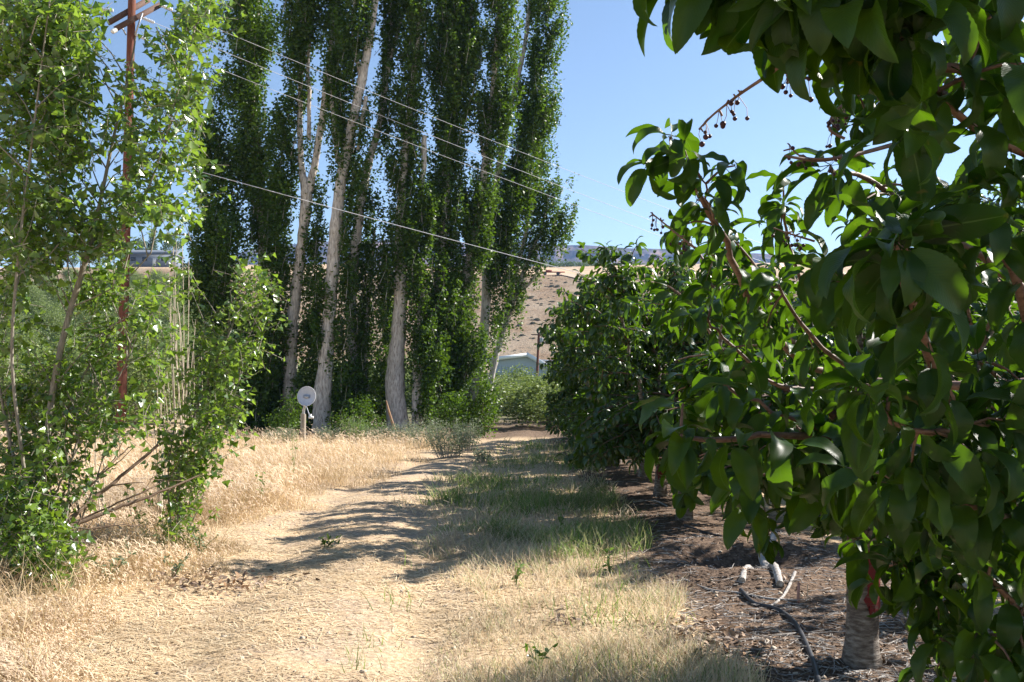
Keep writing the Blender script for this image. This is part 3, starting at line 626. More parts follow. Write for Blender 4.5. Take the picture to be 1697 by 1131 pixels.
# ------------------------------------------------------------------ poplars
def poplar(name_label, Y, trunks, ells, seed, dens=.85, limbs=(), thick=None, lw=None):
    r = np.random.default_rng(seed); Y = Y + 2.5
    b = P(trunks[0][0][0], 715, Y); b[2] = 0
    o = empty('lombardy_poplar', b, name_label, 'tree', 'tall poplars in the windbreak across the field')
    for q, t in enumerate(trunks):
        pts = P([a[0] for a in t], [a[1] for a in t], [Y + (a[3] if len(a) > 3 else 0) for a in t]); rd = np.array([a[2] for a in t]) / 2 / FP * Y * .86
        if q == 0: pts[0, 2] = -.2
        c = smoothpath(np.concatenate([pts, rd[:, None]], 1), 6); c[:, :2] += r.normal(size=(len(c), 2)) * .01
        link('trunk' if q == 0 else 'limb', make_mesh('trunk', tube(c[:, :3], c[:, 3] * 1.0, 12, wob=.22, rng=r), smooth=True), M['poplar_bark'], o)
    _, cen = cloud([(e[0], e[1], e[2] * 1.08, *e[3:]) for e in ells], Y, dens * .85, r, 60, (0, 0, 0), thick)
    cen = cen + r.normal(size=cen.shape) * [.13, .13, .2]; cc = P([a[0] for a in trunks[0]], [a[1] for a in trunks[0]], Y); so_ = np.argsort(cc[:, 2]); cxm = np.interp(cen[:, 2], cc[so_, 2], cc[so_, 0])
    od = np.stack([(cen[:, 0] - cxm), (cen[:, 1] - Y), 0 * cxm], -1); od = od / np.maximum(np.linalg.norm(od, axis=1, keepdims=True), .25) * .28 + [0, 0, 1.] + r.normal(size=cen.shape) * .12
    kf = .35 + 1.3 * r.random(len(cen)); nn_ = (60 * kf).astype(int); rep_ = np.repeat(np.arange(len(cen)), nn_); tt_ = (r.random(len(rep_)) - .5)
    pos = cen[rep_] + od[rep_] * tt_[:, None] * (.5 + .7 * kf[rep_])[:, None] + r.normal(size=(len(rep_), 3)) * (np.array([.085, .085, .09]) * (1.15 - .9 * np.maximum(tt_, 0)[:, None]))
    pos = pos[pos[:, 2] > .05]
    # upright twigs that carry the clumps
    tw = []
    for c in cen[::5]:
        c = np.maximum(c, [-99, 0, .7]); d = r.normal(size=3) * .12
        tw += tube([c + [d[0] - .05, d[1], -.6], c, c + [d[1] * .5 + .05, d[0], .5]], [.012, .009, .004], 3, False)
    link('crown', make_mesh('crown', [rand_leaves(r, pos, QUAD, .125)]), M['poplar_leaf'], o)
    if tw: link('twigs', make_mesh('twigs', tw), M['poplar_bark'], o)
    return o

def col(pts, w, step=38):
    """chain of ellipses along a pixel path"""
    pts = np.array(pts, float); out = []; 
    for i_ in range(len(pts) - 1):
        L = np.hypot(*(pts[i_ + 1][:2] - pts[i_][:2])); n_ = max(1, int(L / step))
        for k_ in range(n_):
            f = k_ / n_; p_ = pts[i_] * (1 - f) + pts[i_ + 1] * f; ww = p_[2] if len(p_) > 2 else w
            jit = np.sin((p_[1] + pts[0][0] * 3) * .09) * .18 * ww
            out.append((p_[0] + jit, p_[1], ww * (.85 + .25 * math.sin(p_[1] * .21 + pts[0][0])), step * .95))
    return out

poplar('dense dark poplar at the left end of the row, thin grey forked stems showing', 32,
       [[(452, 716, 22), (440, 560, 18), (434, 420, 14), (426, 260, 11), (420, 150, 8), (428, 0, 6), (430, -120, 4)], [(436, 300, 8), (424, 220, 7), (404, 150, 5), (396, 60, 4)]],
       col([(410, -90, 44), (412, 60, 46), (402, 150, 38), (420, 240, 34), (428, 330, 36), (436, 430, 38)], 40) + [(350, 215, 28, 34, .6), (345, 262, 34, 40), (362, 330, 30, 50, .7), (385, 270, 30, 55, .6), (372, 380, 32, 40, .8)], 101)
poplar('leafy low poplar with bright clumps, left of the dish and lower than its neighbours', 30.5,
       [[(380, 716, 18), (378, 600, 14), (368, 480, 9), (358, 380, 5)]],
       [(360, 420, 40, 60), (350, 480, 40, 50), (372, 540, 44, 50), (385, 610, 44, 55), (395, 680, 46, 44), (430, 640, 40, 60), (440, 700, 40, 36), (430, 560, 36, 44, .8), (340, 640, 30, 60, .6)], 102)
poplar('poplar with a pale trunk that forks into two limbs, directly above the satellite dish', 31,
       [[(490, 716, 34), (480, 640, 30), (482, 560, 26), (492, 470, 22), (502, 390, 20), (508, 320, 22), (500, 280, 12), (497, 220, 11), (498, 150, 9), (500, 60, 7), (504, -60, 5)],
        [(509, 325, 20), (522, 270, 13), (534, 200, 14), (542, 130, 12), (553, 40, 9), (560, -80, 6)],
        [(512, 232, 8), (512, 150, 8), (510, 110, 7), (520, 0, 5)],
        [(478, 600, 12), (474, 690, 8), (471, 716, 8)]],
       col([(500, -60, 34), (495, 60, 34), (488, 140, 24)], 30) + col([(560, -60, 22), (552, 40, 20), (548, 105, 16)], 20, 26) + col([(478, 180, 16), (470, 260, 22), (462, 340, 26), (458, 420, 26), (460, 500, 22), (455, 580, 22), (455, 690, 26)], 22, 30) +
       [(528, 320, 14, 26, .8), (522, 400, 16, 34), (515, 460, 12, 30), (520, 540, 14, 40), (512, 610, 14, 40), (505, 690, 22, 30), (500, 155, 14, 20), (508, 250, 12, 24, .7), (546, 170, 9, 22, .7), (498, 560, 8, 16), (484, 655, 10, 18)], 103)
poplar('poplar with the broadest bare pale trunk, just right of the satellite dish', 30.2,
       [[(533, 712, 36), (534, 660, 34), (541, 580, 27), (548, 490, 24), (555, 400, 25), (563, 320, 22), (577, 235, 21), (596, 150, 19), (610, 80, 15), (620, 20, 12), (632, -80, 8)],
        [(600, 130, 10), (585, 60, 8), (590, -20, 6), (592, -80, 5)],
        [(560, 270, 10), (553, 200, 9), (548, 130, 8)],
        [(592, 250, 6), (602, 190, 9), (607, 160, 8)]],
       col([(600, -60, 26), (590, 20, 24), (580, 90, 18), (575, 150, 14)], 24, 28) + col([(557, 100, 16), (558, 170, 16), (560, 230, 14), (552, 280, 14)], 15, 28) +
       [(590, 300, 12, 26), (583, 350, 14, 22), (598, 225, 16, 26, .9), (605, 180, 10, 20, .8), (560, 300, 10, 26, .7), (572, 400, 10, 40, .8), (525, 470, 12, 40), (524, 560, 12, 40, .9), (570, 470, 10, 44), (562, 560, 12, 40), (562, 640, 14, 50), (545, 610, 7, 20, .5), (565, 700, 18, 26), (543, 520, 8, 16, .6)], 104)
poplar('poplar with a pale upper trunk leaning right and a thick leafy lower trunk', 31.5,
       [[(592, 716, 22), (586, 600, 20), (582, 500, 20), (588, 420, 20), (596, 350, 19), (609, 280, 15), (622, 230, 14), (633, 190, 13), (640, 130, 11), (646, 60, 9), (652, -80, 6)],
        [(646, 100, 8), (660, 50, 7), (672, 0, 6), (680, -60, 4)], [(612, 700, 5), (606, 560, 8), (618, 430, 6), (620, 380, 4)]],
       col([(648, -60, 18), (648, 30, 16), (640, 110, 14), (636, 170, 12), (634, 250, 11)], 14, 26) +
       [(596, 300, 14, 30, .7), (616, 340, 10, 30), (574, 440, 12, 40), (605, 450, 14, 50), (600, 540, 20, 50), (598, 620, 24, 60), (595, 700, 28, 30), (608, 400, 12, 30), (576, 650, 16, 50)], 105)
poplar('dark narrow poplar with a deeply furrowed bare lower trunk in mid row', 31,
       [[(662, 714, 46), (655, 640, 38), (660, 560, 28), (664, 480, 24), (662, 400, 20), (668, 300, 16), (680, 180, 12), (692, 60, 9), (700, -80, 6)],
        [(690, 716, 24), (692, 640, 20), (694, 560, 14), (700, 480, 10)], [(697, 330, 8), (702, 270, 10), (703, 225, 10)]],
       col([(690, -60, 24), (686, 40, 24), (678, 120, 24), (674, 200, 26), (672, 280, 28), (672, 360, 34), (670, 430, 34), (668, 480, 26)], 26, 32) +
       [(700, 540, 24, 40), (706, 600, 22, 50), (704, 670, 18, 50, .7), (642, 520, 14, 60, .9, 35.5), (636, 640, 18, 80, 1.1, 36), (690, 460, 22, 50), (636, 460, 14, 50), (706, 350, 12, 50)], 106)
poplar('darkest broad poplar at the middle of the row, no bare trunk in its upper half', 32,
       [[(720, 716, 26), (722, 600, 22), (728, 480, 22), (734, 380, 18), (744, 260, 14), (752, 100, 10), (758, -80, 6)],
        [(770, 76, 6), (778, 40, 8), (782, 0, 7), (784, -60, 5)]],
       col([(752, -60, 46), (752, 40, 44), (750, 110, 40), (745, 180, 34), (742, 260, 30), (736, 340, 30), (732, 420, 32), (730, 500, 30), (728, 570, 28), (726, 640, 28), (724, 700, 26)], 34, 32) + [(776, 180, 14, 40), (774, 80, 18, 50), (764, 20, 24, 40)], 107, dens=1.0)
poplar('poplar with a leaning leafy trunk and sinuous pale dead limb low on its right side', 32.5,
       [[(705, 716, 20), (742, 610, 22), (766, 500, 18), (784, 400, 16), (800, 300, 14), (812, 190, 12), (824, 60, 9), (830, -80, 6)],
        [(768, 620, 9), (770, 540, 7), (768, 500, 6), (778, 440, 6), (784, 400, 4)], [(800, 260, 5), (794, 190, 7), (790, 150, 4)]],
       col([(828, -60, 32), (830, 30, 30), (828, 110, 28), (818, 170, 26), (812, 240, 28), (806, 300, 26), (790, 370, 26), (776, 440, 24), (766, 520, 22), (762, 590, 24), (758, 660, 24)], 26, 32) +
       [(838, 200, 18, 30), (778, 330, 14, 40, .7), (746, 690, 24, 30), (786, 590, 20, 34)], 108)
poplar('right hand poplar whose tall broad crown leans out over the hillside', 36.5,
       [[(760, 716, 16), (786, 650, 16), (800, 580, 18), (806, 480, 17), (810, 400, 15), (824, 300, 13), (846, 180, 10), (872, 60, 8), (884, -80, 6)],
        [(750, 716, 12), (762, 680, 12), (790, 620, 10)]],
       col([(898, -60, 36), (900, 20, 34), (898, 80, 32), (888, 150, 36), (878, 220, 34), (868, 270, 28), (850, 340, 32), (838, 410, 30), (832, 480, 24)], 32, 34) +
       [(920, 50, 16, 40, .8), (905, 190, 16, 40, .7), (845, 290, 24, 30), (816, 370, 18, 40, .8), (822, 430, 20, 50), (820, 540, 16, 40, .7), (790, 610, 18, 30, .8), (780, 660, 24, 30), (775, 700, 28, 26), (796, 655, 14, 26, .8)], 109, dens=.8)
poplar('rightmost poplar, forked thin stems and a bushy crown hanging over the hill', 37.8,
       [[(800, 716, 14), (812, 640, 12), (830, 560, 12), (858, 480, 9), (880, 420, 7), (900, 370, 5), (912, 300, 4)], [(838, 540, 9), (850, 470, 8), (868, 400, 6), (880, 340, 5)], [(858, 480, 6), (878, 470, 6), (896, 440, 4)]],
       [(900, 250, 22, 26), (880, 290, 30, 26), (912, 320, 26, 26), (925, 370, 26, 28), (900, 390, 26, 30), (880, 350, 26, 36), (870, 420, 26, 34), (895, 440, 18, 20, .7), (858, 470, 22, 34, .8), (838, 520, 20, 34, .8), (838, 545, 10, 14, .5), (935, 400, 14, 14, .8), (808, 695, 22, 22, .7)], 110, dens=.7)

# leafy suckers along the row's foot
for k_, (cx, rx, hgt, lab) in enumerate([(470, 30, 30, 'leafy sucker bush at the foot of the poplars left of the dish post'), (590, 44, 26, 'leafy sucker bush at the foot of the poplars right of the broad pale trunk'),
                                      (745, 40, 34, 'grey green sucker bush under the middle of the poplar row'), (796, 28, 50, 'taller leafy bush at the right foot of the poplar row')]):
    pos, cen = cloud([(cx, 716 - hgt * .5, rx, hgt * .7), (cx + 12, 705 - hgt, rx * .6, hgt * .6)], 29.6, .4, rng, 30, (.12, .12, .14))
    pos = pos[pos[:, 2] > .02]; ob = empty('sucker_bush', (*P(cx, 720, 29.6)[:2], 0), lab, 'bush', 'bushes at the foot of the windbreak')
    link('foliage', make_mesh('foliage', [rand_leaves(rng, pos, QUAD, .085)]), M['poplar_leaf'], ob)
    st = []
    for q in range(9):
        e = cen[rng.integers(len(cen))]; st += tube([(ob.location.x + rng.normal() * .15, ob.location.y + rng.normal() * .1, -.05), (e + [ob.location.x, ob.location.y, 0]) / 2 * [1, 1, 1], e], [.015, .01, .005], 4, False)
    link('stems', make_mesh('stems', st), M['sapling_bark'], ob)
# leaning dead stick
tag(link('dead_stick', make_mesh('stick', tube(P([658, 650, 644, 640], [724, 700, 680, 664], 29), [.055, .045, .035, .02], 7)), noise_mat('weathered_orange_wood', [(.3, (.2, .11, .06)), (.7, (.42, .27, .16))])), 'broken orange brown limb leaning against the furrowed poplar trunk', 'dead limb')

# ------------------------------------------------------------------ weeds and brush at the field edge
def shrub(px, py, Y, rpx, hpx, label, seed, n=1600, mat='shrub_leaf', size=.045, stems='dead_wood'):
    r = np.random.default_rng(seed); b = P(px, py, Y); b[2] = float(gh(b[0], b[1])); Rd = rpx / FP * Y; H = hpx / FP * Y
    o = empty('roadside_shrub', b, label, 'shrub', 'grey green shrubs at the edge of the track')
    st = []; tips = []
    for q in range(46):
        a = r.random() * 6.28; e = np.array([math.cos(a) * Rd * r.random() ** .5, math.sin(a) * Rd * r.random() ** .5, H * (.5 + .55 * r.random())])
        st += tube([e * [.4, .4, 0], e * [.7, .7, .5], e], [.006, .004, .002], 3, False); tips.append((e * [.6, .6, .15], e))
    k_ = r.integers(len(tips), size=n); t = r.random((n, 1)) ** .7; A = np.array([q[0] for q in tips])[k_]; B = np.array([q[1] for q in tips])[k_]
    pos = A * (1 - t) + B * t + r.normal(size=(n, 3)) * .05
    link('foliage', make_mesh('foliage', [rand_leaves(r, pos, OVAL, size)]), M[mat], o, (0, 0, 0)); link('stems', make_mesh('stems', st), M[stems], o, (0, 0, 0))
    return o
shrub(742, 762, 20.5, 44, 62, 'rounded grey green shrub beside the track where the dry grass ends', 1, 2600)
shrub(776, 752, 22.5, 26, 56, 'dark twiggy shrub just right of the rounded grey one', 2, 1500)
shrub(700, 745, 24.5, 36, 46, 'low grey green shrub at the back edge of the dry grass', 3)
shrub(662, 735, 26.5, 34, 34, 'small grey shrub below the leaning broken limb', 4)
shrub(620, 735, 26.5, 30, 30, 'pale weedy shrub at the back edge of the dry grass, left of the furrowed trunk', 5)
shrub(585, 735, 26.3, 26, 44, 'yellow green bushy weed behind the dry grass, right of the dish', 6, 1500, 'weed')
shrub(545, 738, 26.3, 22, 26, 'little grey shrub right of the dish post', 7)
shrub(466, 738, 26.6, 34, 26, 'low grey shrub left of the dish post', 8)
shrub(800, 766, 19.6, 16, 24, 'small sparse grey shrub on the right margin of the track', 9, 500)

# ------------------------------------------------------------------ cottonwood saplings, left foreground
DL = [delta_leaf(.3, .12), delta_leaf(.05, .3), delta_leaf(.6, -.05)]
def sapling(label, Y, stems, ells, seed, dens, group=None, leaf=.082, thick=.7):
    r = np.random.default_rng(seed); b = P(stems[0][0][0], stems[0][0][1], Y); z = float(gh(b[0], b[1]))
    o = empty('cottonwood_sapling', (b[0], b[1], z), label, 'tree')
    limbpts = []
    for q, t in enumerate(stems):
        pts = P([a[0] for a in t], [a[1] for a in t], [Y + (a[3] if len(a) > 3 else 0) for a in t]); rd = np.array([a[2] for a in t]) / 2 / FP * Y * (.8 if q == 0 else .55)
        c = smoothpath(np.concatenate([pts, rd[:, None]], 1), 6)
        link('trunk' if q == 0 else 'stem', make_mesh('stem', tube(c[:, :3], c[:, 3], 9, wob=.1, rng=r), smooth=True), M['sapling_bark'], o); limbpts.append(c[:, :3])
    L = np.concatenate(limbpts)
    _, cen = cloud(ells, Y, dens / 9, r, 1, (0, 0, 0), thick); cen = cen + r.normal(size=cen.shape) * .055 * (1 + 1.5 * (r.random((len(cen), 1)) < .15))
    tw = []; LP = []; LD = []; LU = []
    for c in cen:
        d = nrm(r.normal(size=3) * [.7, .7, .5] + [0.1, 0, .55]); ln = .16 + .22 * r.random()
        a = c - d * ln / 2; e = c + d * ln / 2
        if a[2] < .05: continue
        if r.random() < .08:    # back to the nearest limb
            j = L[np.argmin(((L - a - [0, 0, -.35]) ** 2).sum(1))]
            if np.linalg.norm(j - a) < 1.1: tw += tube([j, (j + a) / 2 + r.normal(size=3) * .03 + [0, 0, .03], a], [.007, .005, .004], 4, False)
        tw += tube([a, c + r.normal(size=3) * .01, e], [.0035, .0028, .0018], 3, False)
        n_ = r.integers(7, 12); t = np.linspace(.05, 1, n_)[:, None]; p0 = a + (e - a) * t
        ph = np.arange(n_) * 2.4 + r.random() * 6; s1 = nrm(np.cross(d, [.3, .2, 1.])); s2 = np.cross(d, s1)
        out = np.cos(ph)[:, None] * s1 + np.sin(ph)[:, None] * s2
        LD.append(out * .8 + d * .35 + [0, 0, -.5] + r.normal(size=(n_, 3)) * .3); LP.append(p0); LU.append(out * .5 + [.25, -.1, .55] + r.normal(size=(n_, 3)) * .45)
    LP, LD, LU = map(np.concatenate, (LP, LD, LU)); k_ = r.integers(3, size=len(LP)); sz = leaf * (.4 + .9 * r.random(len(LP)) ** 1.2)
    print('sapling leaves', len(LP))
    link('crown', make_mesh('crown', [inst(DL[q][0], DL[q][1], LP[k_ == q], LD[k_ == q], LU[k_ == q], sz[k_ == q]) for q in range(3)]), M['cotton_leaf'], o)
    link('twigs', make_mesh('twigs', tw), M['sapling_bark'], o)
    return o
sapling('large leafy cottonwood sapling filling the left edge, with a pale stem leaning right', 7.6,
        [[(78, 930, 16), (72, 800, 14), (82, 690, 13), (96, 600, 13), (118, 510, 12), (146, 420, 11), (165, 340, 8), (190, 220, 6), (215, 120, 5), (225, 60, 3)],
         [(60, 940, 12, -.3), (40, 780, 10, -.3), (20, 600, 9, -.4), (30, 430, 8, -.5), (50, 260, 7, -.5), (70, 100, 5, -.5), (90, -60, 4, -.5)],
         [(70, 935, 10, .2), (10, 700, 9, .2), (-30, 420, 8, 0), (-20, 200, 7, 0), (10, 0, 5, 0)],
         [(146, 420, 7), (220, 360, 6, -.2), (262, 270, 5, -.2), (290, 170, 4, -.2), (320, 60, 3, -.2), (335, -40, 3, -.2)],
         [(118, 510, 5), (200, 470, 4), (250, 420, 3)], [(90, 640, 5), (160, 560, 4), (220, 520, 3)]],
        [(60, 40, 95, 80, 1.5), (120, 60, 50, 80, 1.3), (60, 130, 85, 70, 1.5), (120, 170, 42, 50, 1.3), (50, 230, 90, 50, 1.4), (110, 250, 45, 40, 1), (50, 320, 75, 46, 1.2), (100, 370, 70, 40, 1.1), (35, 400, 70, 50, 1.1),
         (150, 395, 50, 30, .9), (20, 480, 36, 46, .9), (15, 560, 22, 50, .6), (60, 440, 50, 30, .8), (190, 400, 40, 26, .7),
         (216, 150, 20, 26, 1.2), (200, 195, 22, 26, 1.2), (320, 30, 36, 40, 1.4), (350, 30, 24, 34, 1.3), (290, 90, 30, 34, 1.2), (315, 140, 30, 34, 1.2), (275, 160, 30, 26, 1.1), (230, 235, 36, 26, 1.2), (265, 190, 26, 24, 1), (315, 200, 26, 30, 1.1), (300, 260, 32, 36, 1.1), (325, 300, 18, 26, 1),
         (150, 335, 26, 18, 1.1), (205, 335, 34, 24, 1.3), (185, 370, 36, 22, 1.2), (260, 335, 34, 28, 1.2), (290, 375, 30, 22, 1.1), (240, 290, 34, 24, 1.1)],
        201, .047, leaf=.10)
sapling('low bushy cottonwood thicket at the lower left corner with dead stems inside', 7.9,
        [[(50, 955, 14), (40, 880, 12), (60, 760, 9), (110, 680, 7), (140, 620, 5), (190, 540, 4)], [(90, 950, 8, -.2), (110, 860, 7, -.2), (120, 760, 6), (150, 660, 4), (152, 600, 3)],
         [(30, 955, 9), (10, 850, 8), (15, 740, 6), (30, 640, 4)], [(100, 950, 6), (170, 760, 4), (175, 640, 3)], [(60, 950, 7, -.3), (100, 800, 5, -.3), (200, 620, 3, -.2), (240, 520, 3, -.2)]],
        [(185, 470, 60, 40, .65), (150, 500, 30, 40, .8), (245, 510, 30, 44, 1.0), (165, 570, 40, 40, .8), (250, 570, 32, 44, .8), (200, 545, 40, 24, .5), (90, 600, 36, 44, .9), (120, 650, 60, 36, .85), (250, 640, 26, 36, .6), (180, 640, 30, 36, .45), (60, 690, 55, 40, .9), (40, 640, 44, 40, .9), (75, 740, 40, 40, .9, 7.5), (50, 800, 44, 36, .9, 7.5), (140, 710, 70, 36, .8), (210, 700, 50, 34, .5),
         (30, 880, 50, 40, 1.1, 7.3), (85, 900, 46, 36, 1.1, 7.3), (50, 935, 60, 28, 1.2, 7.2), (30, 820, 50, 40, 1.0, 7.4), (40, 760, 55, 40, .95), (110, 770, 50, 36, .8), (40, 830, 50, 40, 1), (90, 850, 46, 40, .9), (95, 910, 48, 36, 1.05), (60, 940, 46, 30, .9), (120, 800, 30, 40, .5), (20, 880, 36, 50, .8)],
        202, .052, thick=.5, leaf=.09)
sapling('leafy cottonwood sucker column at the edge of the dry grass, right of the dead whips', 8.9,
        [[(300, 908, 9), (296, 840, 8), (300, 760, 7), (322, 690, 6), (350, 620, 5), (385, 540, 4), (420, 460, 3)], [(312, 905, 6, .2), (318, 800, 5, .2), (345, 700, 4), (390, 650, 3), (400, 590, 3)], [(288, 905, 5, -.2), (278, 800, 4, -.2), (290, 700, 3)]],
        [(300, 860, 34, 40, .9), (305, 800, 40, 44, 1.1), (290, 740, 30, 40, .8), (325, 745, 48, 44, 1.1), (345, 690, 50, 40, 1.1), (375, 650, 34, 50, 1), (385, 590, 44, 40, .9), (420, 570, 34, 30, .8), (410, 520, 44, 36, .9), (440, 480, 26, 34, .7),
         (415, 460, 30, 36, .7), (350, 560, 30, 40, .6), (300, 460, 30, 34, .5), (330, 620, 26, 40, .7), (370, 715, 26, 30, .8)],
        203, .062, thick=.5, leaf=.085)

# dead whips and bare poles between the saplings
r = np.random.default_rng(9)
def whip_bunch(label, px, py, Y, n, h, spread, seed):
    r = np.random.default_rng(seed); b = P(px, py, Y); z = float(gh(b[0], b[1])); ob = empty('dead_whips', (b[0], b[1], z), label, 'dead shoots', 'bare dead shoots among the saplings')
    for q in range(n):
        x0 = px + r.normal() * spread * .4; x1 = px + r.normal() * spread; hh_ = h * (.6 + .5 * r.random()); yy = Y + r.normal() * .15
        pts = P([x0, x0 * .6 + x1 * .4 + r.normal() * 3, x1 + r.normal() * 2, x1 + r.normal() * 5], [py, py - hh_ * .35, py - hh_ * .7, py - hh_], yy)
        pc = smoothpath(pts, 4)
        tb = tube(pc, np.linspace(.008, .003, len(pc)), 4, False)
        for w_ in range(3):
            j = r.integers(5, len(pc) - 1); tb += tube([pc[j], pc[j] + [r.normal() * .05, r.normal() * .05, .12 + .1 * r.random()]], [.003, .0015], 3, False)
        link('shoot', make_mesh('shoot', tb), M['whip'], ob)
whip_bunch('tall bunch of bare pale dead shoots standing between the two saplings', 303, 860, 10.6, 16, 420, 13, 1)
whip_bunch('shorter bunch of bare grey shoots left of the tall pale bunch', 266, 860, 10.4, 10, 250, 11, 2)
whip_bunch('a few bare brown shoots rising out of the low thicket', 165, 880, 9.4, 7, 260, 34, 3)
def stick(pts, rpx, mat, label, cat='fallen branch', name='fallen_branch', group=None, side=0, seed=0):
    r = np.random.default_rng(seed); w = P([a[0] for a in pts], [a[1] for a in pts], [a[2] for a in pts]); c = smoothpath(w, 6); c += r.normal(size=c.shape) * .004
    rr_ = np.linspace(rpx[0], rpx[1], len(c)) / 2 / FP * pts[0][2]; tb = tube(c, rr_, 8, wob=.25, rng=r)
    for q in range(side):
        j = r.integers(2, len(c) - 1); d = r.normal(size=3) * .12; d[2] = abs(d[2]); tb += tube([c[j], c[j] + d, c[j] + d * 1.7 + r.normal(size=3) * .03], [rr_[j] * .4, rr_[j] * .3, rr_[j] * .12], 4, False)
    return tag(link(name, make_mesh(name, tb), M[mat]), label, cat, group)
stick([(108, 868, 7.7), (150, 832, 7.9), (200, 790, 8.1), (262, 738, 8.3)], (9, 5), 'brown_stick', 'thickest of the bare brown limbs slanting up right out of the thicket', group='bare limbs reaching out of the thicket', side=2, seed=1)
stick([(112, 874, 7.7), (180, 848, 7.9), (250, 822, 8.1), (330, 790, 8.4)], (8, 3), 'brown_stick', 'lowest bare limb reaching right from the thicket towards the sucker column', group='bare limbs reaching out of the thicket', side=2, seed=2)
stick([(112, 870, 7.8), (170, 845, 7.9), (240, 815, 8.0), (270, 797, 8.2)], (4, 2), 'brown_stick', 'thin bare limb lying just above the lowest one', group='bare limbs reaching out of the thicket', side=1, seed=3)
stick([(105, 850, 7.8), (140, 815, 7.9), (180, 775, 8.0), (214, 740, 8.2)], (3.5, 2), 'brown_stick', 'thinnest bare limb, steepest of those leaving the thicket', group='bare limbs reaching out of the thicket', side=1, seed=4)
stick([(110, 872, 7.6), (150, 876, 7.7), (200, 870, 7.8), (235, 872, 7.9)], (3, 1.5), 'brown_stick', 'thin dry twig lying level at the foot of the thicket', side=4, seed=5)

# ------------------------------------------------------------------ cherry trees
def axis_leaves(rng, A, spacing, size, start=0., out=1., droop=.45, tipn=5, var=0):
    A = np.asarray(A, float); seg = np.linalg.norm(np.diff(A, axis=0), axis=1); cum = np.concatenate([[0], np.cumsum(seg)]); L = cum[-1]
    d = np.arange(start * L, L, spacing); d = np.concatenate([d, np.full(tipn, L)])
    p = np.stack([np.interp(d, cum, A[:, k_]) for k_ in range(3)], -1); T = nrm(np.stack([np.interp(d, cum, np.gradient(A[:, k_])) for k_ in range(3)], -1))
    ph = np.arange(len(d)) * 2.4 + rng.random() * 6; s1 = nrm(np.cross(T, np.array([.21, .13, 1.]))); s2 = np.cross(T, s1)
    o_ = np.cos(ph)[:, None] * s1 + np.sin(ph)[:, None] * s2
    D = o_ * out + T * .4 + np.array([0, 0, -droop]) + rng.normal(size=(len(d), 3)) * .22
    U = o_ * .35 + np.array([0, 0, .8]) + rng.normal(size=(len(d), 3)) * .3
    return p, D, U, size * ((.62 + .5 * rng.random(len(d))) if not var else (.5 + .68 * rng.random(len(d)) ** .8))

def bez(a, b, c, n=8):
    t = np.linspace(0, 1, n)[:, None]; a, b, c = map(lambda q: np.asarray(q, float), (a, b, c)); return a * (1 - t) ** 2 + 2 * b * t * (1 - t) + c * t * t

def cherry_parts(seed, H=3.6, Rd=1.45, nsec=135, size=.125, spacing=.026, skirt=.75):
    """limbs + leaf frames of a whole open-vase cherry tree around the origin"""
    r = np.random.default_rng(seed); trunk = tube(smoothpath([(0, 0, -.15), (.01, 0, .15), (.03, .02, .5), (.0, .03, .85)], 5), np.interp(np.linspace(0, 1, 16), [0, .18, .34, 1], [.145, .108, .088, .08]), 16, wob=.08, rng=r)
    limbs = []; tw = []; leaves = []; axes = []
    nl = 6
    for q in range(nl):
        a = q / nl * 6.28 + r.normal() * .2; d = np.array([math.cos(a), math.sin(a)]); rad = Rd * (.55 + .2 * r.random()); h = H * (.82 + .16 * r.random())
        c = bez((0, 0, .72), (d[0] * rad * .75, d[1] * rad * .75, H * .3), (d[0] * rad, d[1] * rad, h), 14) + r.normal(size=(14, 3)) * .025
        c[0] = (0, 0, .72); limbs.append(tube(c, np.linspace(.045, .009, 14), 8, wob=.15, rng=r)); axes.append(c)
    cl = bez((0, 0, .75), (.1, .05, H * .5), (0, 0, H), 14); limbs.append(tube(cl, np.linspace(.04, .008, 14), 8)); axes.append(cl)
    for c in axes: leaves.append(axis_leaves(r, c[4:], spacing * 1.2, size))
    for q in range(nsec):
        c = axes[r.integers(len(axes))]; t = .18 + .8 * r.random(); p = c[int(t * 13)]; a = r.random() * 6.28
        rp = math.hypot(p[0], p[1]); od = np.array([p[0], p[1], 0]) / max(rp, .05) * .7 + np.array([math.cos(a), math.sin(a), 0]) * .8
        ln = (.35 + .5 * r.random()) * (1.15 - .4 * t); low = p[2] < H * .5
        e = p + od * ln + np.array([0, 0, (-.35 if low else .18) * r.random() + (.35 if t > .85 else 0)])
        rr_ = math.hypot(e[0], e[1]); 
        if rr_ > Rd: e[:2] *= Rd / rr_
        e[2] = max(e[2], skirt); m_ = (p + e) / 2 + np.array([0, 0, .16]); s = bez(p, m_, e, 7); tw += tube(s, np.linspace(.011, .0035, 7), 5, False); leaves.append(axis_leaves(r, s[1:], spacing, size))
        for w in range(2):
            b_ = s[2 + r.integers(4)]; e2 = b_ + r.normal(size=3) * [.2, .2, .1] + [0, 0, -.08]; s2_ = bez(b_, (b_ + e2) / 2 + [0, 0, .05], e2, 4); tw += tube(s2_, [.005, .004, .003, .002], 3, False); leaves.append(axis_leaves(r, s2_, spacing * 1.1, size))
    for q in range(22):   # low skirt
        a = r.random() * 6.28; z = skirt + .5 * r.random(); e = np.array([math.cos(a) * Rd * (.6 + .35 * r.random()), math.sin(a) * Rd * (.6 + .35 * r.random()), z]); s = bez((0, 0, 1.0 + .4 * r.random()), e * [.6, .6, 1] + [0, 0, .45], e, 9)
        tw += tube(s, np.linspace(.016, .004, 9), 5, False); leaves.append(axis_leaves(r, s[3:], spacing * .9, size))
    L = [np.concatenate(x) for x in zip(*leaves)]
    return trunk, limbs, tw, L

